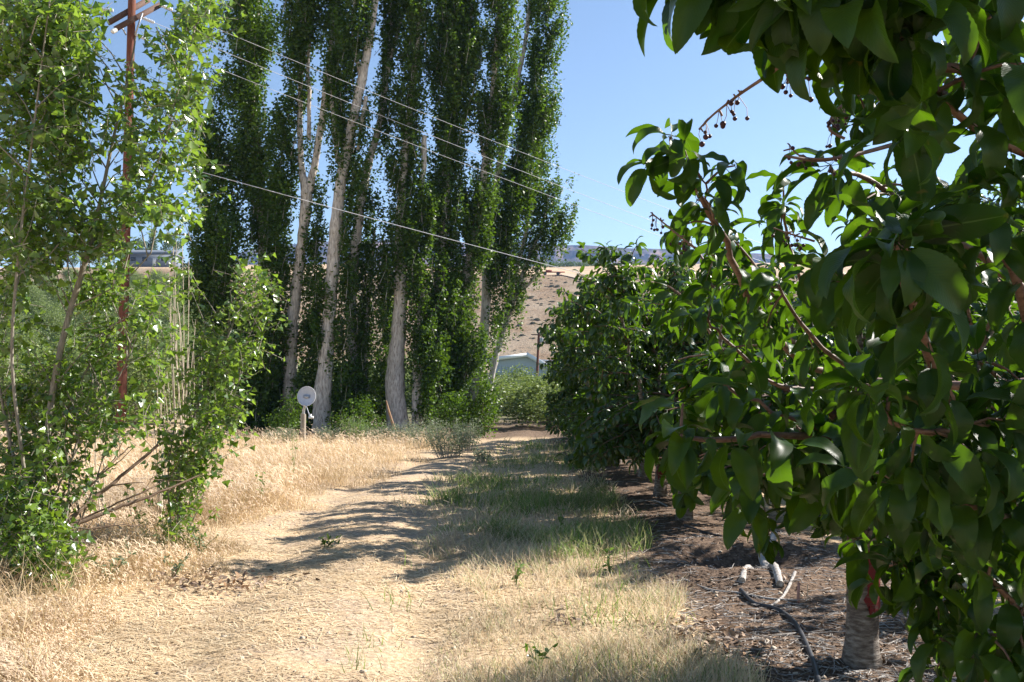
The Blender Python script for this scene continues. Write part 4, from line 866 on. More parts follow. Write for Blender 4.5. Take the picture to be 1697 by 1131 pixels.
def leaf_parts(L, temps, r, uv=True):
    pos, D, U, S = L; k_ = r.integers(len(temps), size=len(pos)); parts = []; uvs = []
    for q, t in enumerate(temps):
        s = k_ == q; a, b_ = inst(t[0], t[1], pos[s], D[s], U[s], S[s], t[2]); parts.append(a); uvs.append(b_)
    return parts, uvs
HI = [cherry_leaf(34, 2, d, f, w, .022, .2, t, wv) for d, f, w, t, wv in ((1.5, .3, .22, .15, .08), (1.1, .5, .2, -.2, .05), (2.0, .25, .23, .3, .12), (1.3, .65, .2, 0, .1), (1.7, .35, .24, -.4, .06), (2.3, .5, .19, .5, .1), (.8, .4, .22, .2, .14))]
MD = [cherry_leaf(8, 1, d, f, w, .0, .15, t) for d, f, w, t in ((1.0, .3, .22, .15), (.6, .5, .2, -.2), (1.5, .25, .23, .3))]
LO = [cherry_leaf(4, 1, d, f, w, 0, 0, t) for d, f, w, t in ((1.0, .35, .22, .15), (.6, .5, .2, -.2), (1.5, .3, .23, .3))]

def cherry_tree(loc, label, parts, temps, rz=0, mat='cherry_leaf', red=True):
    trunk, limbs, tw, L = parts; r = np.random.default_rng(int(loc[1] * 10) + 3)
    o = empty('cherry_tree', loc, label, 'tree', 'cherry trees of the orchard beside the track'); o.rotation_euler = (0, 0, rz); Z0 = (0, 0, 0)
    link('trunk', make_mesh('trunk', trunk, smooth=True), M['cherry_bark'], o, Z0)
    for lb in limbs: link('limb', make_mesh('limb', lb, smooth=True), M['cherry_bark'], o, Z0)
    link('twigs', make_mesh('twigs', tw), M['cherry_twig'], o, Z0)
    pr, uv = leaf_parts(L, temps, r); print('cherry leaves', len(L[0])); link('crown', make_mesh('crown', pr, uv, smooth=True), M[mat], o, Z0)
    return o
def paint(o, a0, a1, z0, z1, loc_rz=0, rad=.083):
    """band of red paint on the trunk's side, 2 mm proud of the bark"""
    an = np.linspace(a0, a1, 14); zz_ = np.linspace(z0, z1, 10); r = np.random.default_rng(4); V = []
    for z in zz_:
        cx = np.interp(z, [-.15, .15, .5, .85], [0, .01, .03, 0]); cy_ = np.interp(z, [-.15, .15, .5, .85], [0, 0, .02, .03])
        rb_ = np.interp(z, [-.15, .15, .35, .85], [.105, .09, .087, .084]) * 1.035 + .003
        for k_, a in enumerate(an):
            e = .45 * (r.random() - .5) if k_ in (0, 13) else 0; zj = (.07 * (r.random() - .5) if z in (zz_[0], zz_[-1]) else 0) + .008 * math.sin(a * 9); V.append((cx + rb_ * math.cos(a + e), cy_ + rb_ * math.sin(a + e), z + zj))
    F = [(i_ * 14 + j_, i_ * 14 + j_ + 1, i_ * 14 + j_ + 15, i_ * 14 + j_ + 14) for i_ in range(9) for j_ in range(13)]
    p_ = link('paint_band', make_mesh('paint_band', [(np.array(V), np.array(F))], smooth=True), M['red_paint'], o, (0, 0, 0)); p_['label'] = 'red paint brushed on one side of the grey trunk'
    return p_

near2 = cherry_parts(61, 2.5, 1.12, 80, .13, .028, skirt=1.12)
# crown thinned for light: most leaves that would shade the bleached grass are dropped
_P = near2[3][0]; _sx = 1.95 + _P[:, 0] - 1.17 * _P[:, 2]; _sy = 5.05 + _P[:, 1] - .52 * _P[:, 2]
_k = ~((_sy > 4.55) & (_sx < 1.0) & (np.random.default_rng(3).random(len(_P)) < .96))
near2 = (near2[0], near2[1], near2[2], [q[_k] for q in near2[3]])
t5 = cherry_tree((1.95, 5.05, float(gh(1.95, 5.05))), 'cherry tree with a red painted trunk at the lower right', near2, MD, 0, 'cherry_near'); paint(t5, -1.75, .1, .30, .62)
va = cherry_tree((2.0, 10.4, float(gh(2, 10.4))), 'cherry tree with a plain grey trunk, next in the row after the dug hole', cherry_parts(62, 2.95, 1.4, 210, spacing=.023), MD, .6)
vb = cherry_tree((2.15, 13.0, float(gh(2.15, 13.))), 'cherry tree in the row with red paint low on its slanting trunk', cherry_parts(63, 3.2, 1.45, 210, spacing=.023), MD, 0); paint(vb, -2.4, -.3, .25, .65)
vc = cherry_tree((2.3, 15.7, 0), 'third leafy cherry tree beyond the dug hole in the row beside the track', cherry_parts(64, 3.5, 1.5, 230, spacing=.023), LO, 0)
lab = [((2.35, 18.5), 'fourth leafy cherry tree beyond the dug hole in the row beside the track'), ((2.5, 21.4), 'fifth leafy cherry tree beyond the dug hole in the row beside the track'), ((2.6, 24.4), 'dark cherry tree second from the far end of the row beside the track'), ((2.75, 27.4), 'dark cherry tree closing the far end of the row beside the track')]
rows = lab + [((6.6, y), None) for y in (4.0, 6.8, 9.6, 12.4, 15.2, 18.0, 20.8, 23.6)] + [((11.4, y), None) for y in (14, 17, 20, 23, 26, 29)] + [((16.2, y), None) for y in (24, 27.5, 31, 34.5)]
rr0 = np.random.default_rng(8)
for q, ((x, y), lb) in enumerate(rows):
    o = copy_tree((vc, va, vb)[q % 3] if y < 14 else (vc if q % 2 else vb)); o.location = (x + rr0.normal() * .1, y, 0)
    o.rotation_euler = (0, 0, rr0.random() * 6); s = .95 + .15 * rr0.random(); o.scale = (s, s, s * (1.04 if x < 6 else 1.0))
    if lb: o['label'] = lb
    else:
        o['label'] = 'sunlit cherry tree in the rows behind the nearest one, seen in pieces through its leaves'; o['group'] = 'cherry trees in the rows further right'

# nearest tree: art-directed branches reaching into the frame
r = np.random.default_rng(77)
tA = empty('cherry_tree', (2.05, 2.3, float(gh(2.05, 2.3))), 'nearest cherry tree, its big dark leaves hanging over the right side', 'tree', 'cherry trees of the orchard beside the track')
base = np.array([2.05, 2.3, 0.0])
link('trunk', make_mesh('trunk', tube(smoothpath([base + [0, 0, -.1], base + [.02, 0, .3], base + [0, .02, .85]], 5), np.interp(np.linspace(0, 1, 11), [0, 1], [.1, .08]), 14, wob=.1, rng=r), smooth=True), M['cherry_bark'], tA)
fork = base + [0, .02, .8]
# (pixel path with depth, start/end radius m, leaf spacing, leaf size, tip leaves, leafy from)
BR = [
 ([(1760, 180, 1.35), (1640, 128, 1.22), (1525, 95, 1.12), (1475, 68, 1.06), (1385, 4, 1.0), (1330, -50, .98)], .0085, .0045, .032, .118, 4, 0),
 ([(1760, -130, 1.2), (1600, -110, 1.1), (1400, -115, 1.03), (1260, -95, 1.0), (1160, -75, 1.0)], .008, .003, .030, .12, 5, 0),
 ([(1600, -130, 1.1), (1520, -60, 1.0), (1440, -15, .98)], .005, .003, .03, .12, 3, .1),
 ([(1390, -50, 1.05), (1340, -25, 1.05), (1290, -15, 1.04)], .004, .002, .03, .115, 3, .2),
 ([(1860, 620, 2.0), (1600, 640, 2.6), (1380, 620, 2.7), (1270, 540, 2.4), (1200, 400, 2.2), (1150, 300, 2.05), (1112, 228, 1.98)], .016, .0035, .034, .105, 7, .5),
 ([(1200, 400, 2.2), (1180, 350, 2.1), (1165, 300, 2.05)], .004, .002, .02, .1, 5, .1),
 ([(1800, 980, 1.9), (1640, 820, 1.6), (1550, 620, 1.35), (1500, 480, 1.2), (1478, 402, 1.13)], .012, .004, .019, .125, 9, .1),
 ([(1800, 760, 1.5), (1720, 560, 1.35), (1660, 420, 1.3), (1600, 330, 1.25)], .01, .0035, .02, .12, 8, .0),
 ([(1800, 300, 1.45), (1690, 250, 1.3), (1600, 200, 1.2), (1530, 130, 1.12)], .009, .004, .018, .12, 6, 0),
 ([(1700, 480, 2.2), (1560, 380, 2.0), (1440, 300, 1.85), (1370, 280, 1.75)], .01, .0035, .02, .112, 8, .2),
 ([(1800, 800, 2.2), (1600, 760, 2.0), (1420, 725, 1.85), (1260, 722, 1.75), (1125, 728, 1.66)], .013, .004, .022, .118, 8, .15),
 ([(1420, 740, 1.85), (1300, 690, 1.8), (1200, 640, 1.8)], .006, .003, .02, .11, 7, .1),
 ([(1700, 930, 2.0), (1560, 850, 1.95), (1440, 790, 1.9), (1370, 780, 1.85)], .009, .0035, .019, .115, 8, 0),
 ([(1800, 900, 1.6), (1680, 860, 1.55), (1560, 820, 1.5), (1500, 800, 1.5)], .009, .0035, .02, .12, 8, 0),
 ([(1800, 1120, 1.9), (1720, 1040, 1.8), (1660, 980, 1.75), (1600, 930, 1.7)], .009, .0035, .019, .115, 8, 0),
 ([(1560, 700, 2.4), (1420, 620, 2.3), (1330, 540, 2.2), (1290, 470, 2.15)], .009, .003, .02, .11, 8, .1),
 ([(1500, 480, 1.9), (1430, 480, 1.8), (1370, 440, 1.75)], .006, .003, .02, .11, 7, 0),
 ([(1640, 700, 1.5), (1560, 720, 1.4), (1480, 700, 1.35), (1440, 650, 1.33)], .006, .003, .019, .12, 8, 0),
 ([(1760, 620, 1.6), (1690, 640, 1.55), (1620, 600, 1.5)], .006, .003, .018, .118, 8, 0),
 ([(1740, 1180, 2.1), (1640, 1130, 2.0), (1560, 1060, 1.95)], .008, .003, .02, .11, 7, 0),
 ([(1740, 1000, 2.2), (1640, 960, 2.1), (1540, 950, 2.05), (1480, 930, 2.0)], .008, .003, .02, .115, 8, 0),
 ([(1700, 800, 2.1), (1560, 810, 2.1), (1430, 800, 2.05), (1350, 800, 2.0)], .009, .0035, .019, .13, 8, 0),
 ([(1560, 850, 2.2), (1480, 880, 2.2), (1420, 895, 2.2)], .006, .003, .019, .125, 8, 0),
 ([(1420, 725, 2.1), (1330, 770, 2.1), (1240, 790, 2.1)], .007, .003, .019, .125, 8, 0),
 ([(1740, 1080, 1.8), (1690, 1060, 1.75), (1620, 1050, 1.75)], .007, .003, .018, .115, 8, 0),
 ([(1740, 900, 2.3), (1660, 900, 2.3), (1600, 960, 2.25), (1560, 1010, 2.2)], .008, .003, .018, .11, 8, 0),
 ([(1380, 640, 2.8), (1290, 640, 2.7), (1200, 560, 2.65), (1160, 520, 2.6)], .008, .003, .02, .11, 8, 0),
 ([(1360, 540, 2.7), (1310, 420, 2.6), (1300, 340, 2.5)], .007, .003, .02, .105, 7, 0),
 ([(1697, 60, 1.9), (1620, 30, 1.8), (1540, -10, 1.75)], .007, .003, .02, .11, 7, 0),
 ([(1697, 150, 2.4), (1600, 130, 2.3), (1480, 160, 2.2), (1420, 200, 2.15)], .008, .003, .02, .11, 7, .1),
]
tw = []; LV = []; limb_sets = []
for q, (pts, r0, r1, spc, sz, tn, st) in enumerate(BR):
    w = P([a[0] for a in pts], [a[1] for a in pts], [a[2] for a in pts]); c = smoothpath(w, 5); c += r.normal(size=c.shape) * .003
    tw.append(tube(c, np.linspace(r0, r1, len(c)), 8, wob=.2, rng=r)); p_, D, U, S = axis_leaves(r, c, spc * .95, sz * .85, st, 1.0, .22 + .25 * r.random(), tn, 1); LV.append((p_, D, U, S))
    # short side spurs
    for k_ in range(int(len(c) * (.36 if q != 4 else .2))):
        j = r.integers(int(len(c) * st), len(c)); d = nrm(r.normal(size=3) + [0, 0, -.1]) * (.05 + .08 * r.random()); s = bez(c[j], c[j] + d * .6 + [0, 0, .02], c[j] + d, 4); tw.append(tube(s, [.0035, .003, .0026, .002], 5, False)); LV.append(axis_leaves(r, s, .03, sz * .84, .3, 1., .4, 4, 1))
    if pts[0][0] > 1690 and q not in (4,):    # carry the branch back to the tree
        s0 = c[0]; limb_sets.append(tube(bez(fork, np.array([max(s0[0], 1.3) + .35, s0[1] * .6 + .8, s0[2]]), s0, 10), np.linspace(.03, r0, 10), 8, wob=.1, rng=r))
for s in limb_sets: link('limb', make_mesh('limb', s, smooth=True), M['cherry_bark'], tA)
allt = [q for t in tw for q in t]
link('twigs', make_mesh('twigs', allt, smooth=True), M['cherry_twig'], tA)
L = [np.concatenate(x) for x in zip(*LV)]; pr, uv = leaf_parts(L, HI, r); print('near leaves', len(L[0]))
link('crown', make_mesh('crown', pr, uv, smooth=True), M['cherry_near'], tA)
# the rest of its crown, outside the frame: shades what is inside it
rest = cherry_parts(65, 3.4, 1.35, 80, .13, .03); Lr = rest[3]; keep = (Lr[0][:, 0] + 2.05 > .62 * (Lr[0][:, 1] + 2.3) + .25) | (Lr[0][:, 2] > 2.55)
_sx = 2.05 + Lr[0][:, 0] - 1.17 * Lr[0][:, 2]; _sy = 2.3 + Lr[0][:, 1] - .52 * Lr[0][:, 2]; keep &= ~((_sy > 4.5) & (_sx < 1.1)); Lr = [x[keep] for x in Lr]; pr, uv = leaf_parts(Lr, LO, r)  # leaves that would shadow the bleached grass are cut so sun reaches it
o2 = link('outer_crown', make_mesh('outer_crown', pr, uv, smooth=True), M['cherry_leaf'], tA, (0, 0, 0))
for lb in rest[1][:]: pass
# spur twigs with dried cherries
def fruit_twig(pts, par, seed):
    r = np.random.default_rng(seed); w = P([a[0] for a in pts], [a[1] for a in pts], [a[2] for a in pts]); c = smoothpath(w, 5); tb = tube(c, np.linspace(.0028, .0013, len(c)), 5, False); fr = []
    for k_ in range(9):
        j = r.integers(max(2, len(c) - 15), len(c)); b_ = c[j]
        tb += tube([b_, b_ + r.normal(size=3) * .006], [.0018, .0014], 4, False)
        for w_ in range(r.integers(1, 3)):
            e = b_ + r.normal(size=3) * .006 + [0, 0, -.012 - .016 * r.random()]; tb += tube([b_, (b_ + e) / 2 + r.normal(size=3) * .002, e], [.0006, .0005, .0005], 3, False)
            rd = .0025 + .0018 * r.random(); t = np.linspace(-1, 1, 6); fr += tube(e + np.stack([0 * t, 0 * t, t * rd], -1), np.sqrt(np.maximum(1 - t * t, .02)) * rd, 7)
    tt = link('fruit_spur', make_mesh('spur', tb), M['cherry_twig'], par); link('dried_cherries', make_mesh('cherries', fr, smooth=True), M['cherry_fruit'], tt, (0, 0, 0))
fruit_twig([(1345, 60, 1.05), (1290, 112, 1.1), (1235, 150, 1.15), (1210, 168, 1.16), (1180, 192, 1.17), (1158, 215, 1.18)], tA, 1)
fruit_twig([(1350, 130, 1.2), (1320, 128, 1.2), (1305, 122, 1.2)], tA, 2)
fruit_twig([(1420, 258, 1.6), (1360, 264, 1.6), (1325, 258, 1.62), (1308, 240, 1.62)], tA, 3)
fruit_twig([(1150, 410, 1.9), (1110, 378, 1.9), (1078, 352, 1.9)], tA, 4)
fruit_twig([(1400, 230, 1.5), (1375, 215, 1.5), (1380, 190, 1.5), (1400, 170, 1.5)], tA, 5)
fruit_twig([(1350, 400, 1.9), (1310, 388, 1.9), (1282, 378, 1.9)], tA, 6)
tb = []
w = smoothpath(P([1480, 1420, 1360, 1320, 1300], [240, 256, 266, 262, 258], [1.7, 1.66, 1.62, 1.6, 1.6]), 5); tb += tube(w, np.linspace(.005, .002, len(w)), 6, False)
w = smoothpath(P([1140, 1110, 1100, 1088], [440, 400, 380, 355], [9.5] * 4), 4); link('bare_twig', make_mesh('bare_twig', tb), M['cherry_twig'], tA)

# ------------------------------------------------------------------ grasses and litter (stuff)
def blade_T(n=3, w=.012, bend=.35):
    t = np.linspace(0, 1, n + 1); V = []
    for q in t: V += [(bend * q * q, -w / 2 * (1 - q * .85), q * (1 - .25 * bend * q)), (bend * q * q, w / 2 * (1 - q * .85), q * (1 - .25 * bend * q))]
    return np.array(V), np.array([(2 * i_, 2 * i_ + 1, 2 * i_ + 3, 2 * i_ + 2) for i_ in range(n)])
def rot_inst(rng, T, pos, h, wmul=1., tilt=.25, rz=None):
    """upright instances: template z up; random azimuth; tilt"""
    n = len(pos); a = rng.random(n) * 6.28 if rz is None else rz; up = np.stack([rng.normal(size=n) * tilt, rng.normal(size=n) * tilt, np.ones(n)], -1); up = nrm(up)
    Xd = np.stack([np.cos(a), np.sin(a), 0 * a], -1); Xd = nrm(Xd - up * (Xd * up).sum(1)[:, None]); Yd = np.cross(up, Xd); V, F = T; h = np.asarray(h)[:, None, None]; wm = np.broadcast_to(np.asarray(wmul, float), (n,))[:, None, None]
    W_ = V[None, :, 0:1] * Xd[:, None] * h + V[None, :, 1:2] * Yd[:, None] * wm + V[None, :, 2:3] * up[:, None] * h + pos[:, None]
    FF = F[None] + (np.arange(n) * len(V))[:, None, None]; return (W_.reshape(-1, 3), FF.reshape(-1, F.shape[1]))
rng = np.random.default_rng(12)
def scatter(n, y0, y1, xlo, xhi, powr=1.0, clump=None, seed=0):
    """random ground points inside the view wedge; density falls with distance"""
    u = rng.random(n); Y = 1 / (1 / y0 + (1 / y1 - 1 / y0) * u) if powr == 1 else y0 + (y1 - y0) * u
    lo = np.maximum(xlo(Y), -.62 * Y - .3); hi = np.minimum(xhi(Y), .62 * Y + .3); ok = hi > lo; Y = Y[ok]; lo = lo[ok]; hi = hi[ok]
    x = lo + (hi - lo) * rng.random(len(Y)); wgt = (hi - lo) / (.9 * Y)
    k_ = rng.random(len(Y)) < np.clip(wgt, 0, 1)
    x, Y = x[k_], Y[k_]
    if clump is not None:
        f = nz2(x, Y, clump[0], seed + 50) + .6 * nz2(x, Y, clump[0] * 3.1, seed + 51); k_ = rng.random(len(x)) < np.clip((f - clump[1]) / clump[2], 0, 1); x, Y = x[k_], Y[k_]
    return np.stack([x, Y, gh(x, Y) - .01], -1)
edge = lambda Y: xb(Y) + .25 * np.sin(Y * 1.7) + .15 * np.sin(Y * 4.3)
# tall dry cheatgrass in the field
pf = scatter(260000, 4.2, 28.5, lambda Y: -99 + 0 * Y, edge, clump=(1.7, -.62, .75), seed=1)
d2 = edge(pf[:, 1]) - pf[:, 0]; hgt = (.10 + .27 * ss(0, 1.0, d2)) * np.interp(pf[:, 1], [4, 6.5, 8, 10.5], [.5, .55, .65, 1]) * (.65 + .6 * rng.random(len(pf))); wm = .25 + pf[:, 1] * .030
parts = [rot_inst(rng, blade_T(2, .0105, .45), pf, hgt, wm, .28)]
pf2 = scatter(16000, 4.2, 20, lambda Y: -99 + 0 * Y, lambda Y: edge(Y) - .25, clump=(2.4, -.2, .5), seed=21)
parts.append(rot_inst(rng, blade_T(4, .012, .8), pf2, .28 + .22 * rng.random(len(pf2)), .3 + .04 * pf2[:, 1], .35))
# drooping seed heads
hs_ = rng.random(len(pf)) < .5; ph_ = pf[hs_]; hh2 = hgt[hs_]; az = rng.normal(size=len(ph_)) * 1.0 + .3
hd_T = (np.array([(0, -.5, 1), (0, .5, 1), (.15, -.45, .98), (.15, .45, .98), (.26, -.1, .84), (.26, .1, .84)]), np.array([(0, 1, 3, 2), (2, 3, 5, 4)]))
tag(link('dry_grass', make_mesh('dry_grass', parts), M['dry_grass']), 'knee high pale dry cheatgrass filling the field on the left', kind='stuff')
hp_ = rot_inst(rng, hd_T, ph_, hh2 * .95, .010 * (.5 + ph_[:, 1] * .055), .22, az)
tag(link('grass_seed_heads', make_mesh('seed_heads', [hp_]), M['seed_head']), 'drooping pinkish seed heads of the dry cheatgrass', kind='stuff')
print('field', len(pf))
# flattened straw on the track and field fringe
ps = scatter(120000, 4.2, 26, lambda Y: edge(Y) - .5, lambda Y: 1.2 + 0 * Y, clump=(1.5, -.65, .8), seed=2)
az = rng.random(len(ps)) * 6.28; D = np.stack([np.cos(az), np.sin(az) * .7, .08 * rng.normal(size=len(ps))], -1)
ST = (np.array([(0, -.5, 0), (0, .5, 0), (.5, -.5, .05), (.5, .5, .05), (1, -.3, 0), (1, .3, 0)]), np.array([(0, 2, 3, 1), (2, 4, 5, 3)]))
ln = .05 + .11 * rng.random(len(ps)) ** 2; Tn = ST[0][None] * np.stack([ln, .0022 + .0006 * ps[:, 1] * (.4 + rng.random(len(ps))), ln], -1)[:, None]
Xn = nrm(D); Yn = nrm(np.cross([0, 0, 1.], Xn)); Zn = np.cross(Xn, Yn)
Vs = Tn[..., 0:1] * Xn[:, None] + Tn[..., 1:2] * Yn[:, None] + Tn[..., 2:3] * Zn[:, None] + (ps + [0, 0, .014])[:, None]
tag(link('straw_litter', make_mesh('straw', [(Vs.reshape(-1, 3), (ST[1][None] + (np.arange(len(ps)) * 6)[:, None, None]).reshape(-1, 4))]), M['straw']), 'flattened pale straw lying over the farm track', kind='stuff')
# short bleached grass between track and orchard soil
pg = scatter(110000, 4.2, 10.5, lambda Y: np.interp(Y, [4, 6, 8, 10.5], [-.35, -.4, -.5, -.6]) + .2 * np.sin(Y * 2.1), lambda Y: 1.15 + .15 * np.sin(Y * 3.), clump=(3.1, -.6, .6), seed=3)
hg = (.03 + .15 * rng.random(len(pg)) ** 1.6) * (.7 + .5 * (nz2(pg[:, 0], pg[:, 1], 2.5, 66) > 0)) * np.clip(ss(-.7, .1, pg[:, 0]) + .35, 0, 1)
tag(link('short_grass', make_mesh('short_grass', [rot_inst(rng, blade_T(2, .0075, .5), pg, hg, .4 + .08 * pg[:, 1], .4)]), M['mixed_grass']), 'short bleached grass with green shoots between the track and the orchard soil', kind='stuff')
# green strip
pw_ = scatter(95000, 8.3, 27, lambda Y: np.interp(Y, [8.3, 10, 12, 16, 20, 27], [.3, -.35, -.95, -.9, -.5, .1]) + .3 * np.sin(Y * 2.3) + .18 * np.sin(Y * 5.9), lambda Y: np.interp(Y, [8.3, 10, 14, 27], [1.3, 1.4, 1.5, 2.0]), clump=(1.9, -.25, .55), seed=4)
hg = (.10 + .2 * rng.random(len(pw_)) ** 1.5) * (.6 + .5 * (nz2(pw_[:, 0], pw_[:, 1], 1.9, 67) > -.1))
tag(link('green_grass', make_mesh('green_grass', [rot_inst(rng, blade_T(2, .008, .6), pw_, hg, .5 + .08 * pw_[:, 1], .4)]), M['green_grass']), 'green grass and weeds growing between the track and the cherry row', kind='stuff')
pc = scatter(1300, 4.2, 16, lambda Y: edge(Y) - .2, lambda Y: 3.4 + 0 * Y, seed=31)
BX = box((0, 0, 0), (1, .8, .6))[0]; BV = BX[0] * (1 - .25 * rng.random((8, 3)))
tag(link('pebbles', make_mesh('pebbles', [inst(BV, BX[1], pc + [0, 0, .012], rng.normal(size=(len(pc), 3)) * [1, 1, .3], np.array([0, 0, 1.]) + rng.normal(size=(len(pc), 3)) * .4, .008 + .03 * rng.random(len(pc)) ** 4)]), noise_mat('earth_clods', [(.3, (.32, .25, .18)), (.7, (.55, .46, .36))])), 'small stones and earth clods on the track and soil', kind='stuff')
pd = scatter(42000, 8.5, 29, lambda Y: np.interp(Y, [8.3, 10, 12, 16, 20, 27], [-.6, -.9, -1.4, -1.3, -.9, -.6]) + .3 * np.sin(Y * 1.9), lambda Y: np.interp(Y, [8.3, 10, 14, 27], [1.3, 1.5, 1.6, 2.2]), clump=(2.0, -.5, .7), seed=8)
tag(link('bleached_grass', make_mesh('bleached_grass', [rot_inst(rng, blade_T(2, .008, .7), pd, .05 + .14 * rng.random(len(pd)) ** 1.4, .5 + .08 * pd[:, 1], .5)]), M['mixed_grass']), 'bleached dry grass mixed through the green strip beside the cherry row', kind='stuff')
# sparse green shoots in the track and short grass
pgs = scatter(9000, 4.2, 14, lambda Y: -1.0 + 0 * Y, lambda Y: 1.3 + 0 * Y, clump=(3.2, .15, .4), seed=5)
tag(link('green_shoots', make_mesh('green_shoots', [rot_inst(rng, blade_T(2, .009, .4), pgs, .08 + .14 * rng.random(len(pgs)), .5 + .05 * pgs[:, 1], .3)]), M['weed']), 'scattered fresh green shoots among the bleached grass', kind='stuff')
# litter on the orchard soil
pl = scatter(42000, 4.2, 24, lambda Y: 1.0 + .2 * np.sin(Y * 3), lambda Y: 3.8 + 0 * Y, seed=6)
tag(link('leaf_litter', make_mesh('leaf_litter', [inst(OVAL[0], OVAL[1], pl + [0, 0, .012], rng.normal(size=(len(pl), 3)) * [1, 1, .15], np.array([0, 0, 1.]) + rng.normal(size=(len(pl), 3)) * .35, .018 + .035 * rng.random(len(pl)) ** 2)]), M['litter']), 'dry leaves and twig litter on the shaded orchard soil', kind='stuff')
tp2 = scatter(9000, 4.2, 20, lambda Y: 1.0 + 0 * Y, lambda Y: 3.8 + 0 * Y, seed=7); az = rng.random(len(tp2)) * 6.28
ln = .05 + .2 * rng.random(len(tp2)) ** 3; Xn = nrm(np.stack([np.cos(az), np.sin(az), .06 * rng.normal(size=len(az))], -1)); Yn = nrm(np.cross([0, 0, 1.], Xn)); Zn = np.cross(Xn, Yn)
TT = tube([(0, 0, 0), (.5, .03, .03), (1, 0, 0)], [.5, .5, .3], 4, False)[0]; Tn = TT[0][None] * np.stack([ln, ln * 0 + .005, ln * 0 + .005], -1)[:, None]
Vs = Tn[..., 0:1] * Xn[:, None] + Tn[..., 1:2] * Yn[:, None] + Tn[..., 2:3] * Zn[:, None] + (tp2 + [0, 0, .018])[:, None]
tag(link('twig_litter', make_mesh('twig_litter', [(Vs.reshape(-1, 3), (TT[1][None] + (np.arange(len(tp2)) * len(TT[0]))[:, None, None]).reshape(-1, 4))]), M['dead_wood']), 'small broken twigs strewn over the orchard soil', kind='stuff')
# fallen brown leaves under the saplings and by the soil edge
def leafpile(c, sp, n, nm):
    q = np.array([*c, 0]) + rng.normal(size=(n, 3)) * [sp[0], sp[1], 0]; q[:, 2] = gh(q[:, 0], q[:, 1]) + .02 + .03 * rng.random(n); return q
q = np.concatenate([leafpile(P(350, 955, 7.4)[:2], (.35, .2), 260, ''), leafpile(P(1150, 1060, 5.6)[:2], (.16, .22), 200, ''), leafpile(P(40, 900, 8.2)[:2], (.5, .3), 300, ''), leafpile(P(940, 1030, 6.1)[:2], (.08, .1), 22, '')])
tag(link('fallen_leaves', make_mesh('fallen_leaves', [inst(OVAL[0], OVAL[1], q, rng.normal(size=(len(q), 3)) * [1, 1, .4], np.array([0, 0, 1.]) + rng.normal(size=(len(q), 3)) * .6, .045 + .03 * rng.random(len(q)))]), M['litter']), 'curled brown fallen leaves in small drifts on the dry grass', kind='stuff')

# ------------------------------------------------------------------ weeds standing alone
def weed(px, py, hpx, label, seed, n=26, mat='weed', size=.05, bush=.25, stems=3):
    r = np.random.default_rng(seed); Y = CH * FP / (py - 645); b = P(px, py, Y); b[2] = float(gh(b[0], b[1])); H = hpx / FP * Y
    o = empty('weed', b, label, 'weed', 'single weeds standing in the dry ground'); st = []; pos = []
    for q in range(stems):
        e = np.array([r.normal() * bush * H, r.normal() * bush * H, H * (.7 + .4 * r.random())]); c = bez((0, 0, -.02), e * [.3, .3, .7], e, 6); st += tube(c, np.linspace(.004, .0015, 6), 4, False)
        pos.append(c[r.integers(1, 6, size=n // stems)] + r.normal(size=(n // stems, 3)) * .008)
    pos = np.concatenate(pos); link('leaves', make_mesh('leaves', [rand_leaves(r, pos, OVAL, size, .1, .8)]), M[mat], o, (0, 0, 0)); link('stem', make_mesh('stem', st), M['weed'], o, (0, 0, 0)); return o
weed(432, 835, 50, 'thin upright weed in the dry grass near the edge of the track', 1, 30, size=.06)
weed(486, 800, 80, 'tall spindly weed leaning in the middle of the dry grass', 2, 24, size=.05)
weed(890, 1112, 60, 'dark leafy weed at the bottom edge of the bleached grass', 3, 26, 'cherry_leaf', .05)
weed(540, 908, 14, 'small dark green leafy weed alone on the bare straw of the track', 4, 40, 'cherry_leaf', .06, .9, 6)
weed(930, 880, 30, 'green leafy weed where the green strip meets the bleached grass', 5, 40)
weed(855, 968, 34, 'small sparse green weed on the right edge of the track', 6, 24)
weed(1010, 955, 40, 'thin green grassy weed beside the orchard soil', 7, 30)
weed(105, 985, 34, 'broad leaved weed under the low thicket at the lower left', 8, 30, size=.07)
weed(235, 905, 60, 'green stemmed weed in the dry grass between thicket and sucker column', 9, 50)
weed(1045, 890, 30, 'feathery green weed at the edge of the orchard soil near the grey trunk', 10, 60, size=.03)
for q, (a, b_) in enumerate([(165, 905), (205, 935), (262, 925), (290, 955), (180, 965), (330, 918)]):
    weed(a, b_, 34 + 6 * (q % 3), ('grey green weed in the dry grass below the bare limbs', 'low leafy weed in the dry grass below the bare limbs, further forward', 'weed at the foot of the sucker column, on its left', 'weed in front of the sucker column beside the fallen leaves', 'small weed in the dry grass right of the low thicket', 'weed on the right side of the sucker column foot')[q], 40 + q, 60, 'shrub_leaf', .04, .45, 5)
fl = scatter(400, 16, 21, lambda Y: .6 + 0 * Y, lambda Y: 1.9 + 0 * Y, seed=9); fl[:, 2] += .18 + .12 * rng.random(len(fl))
tag(link('yellow_flowers', make_mesh('flowers', [inst(QUAD[0], QUAD[1], fl, rng.normal(size=(len(fl), 3)), rng.normal(size=(len(fl), 3)) + [0, 0, 1], .03)]), M['flower']), 'tiny yellow flowers over the green grass beside the cherry row', kind='stuff')

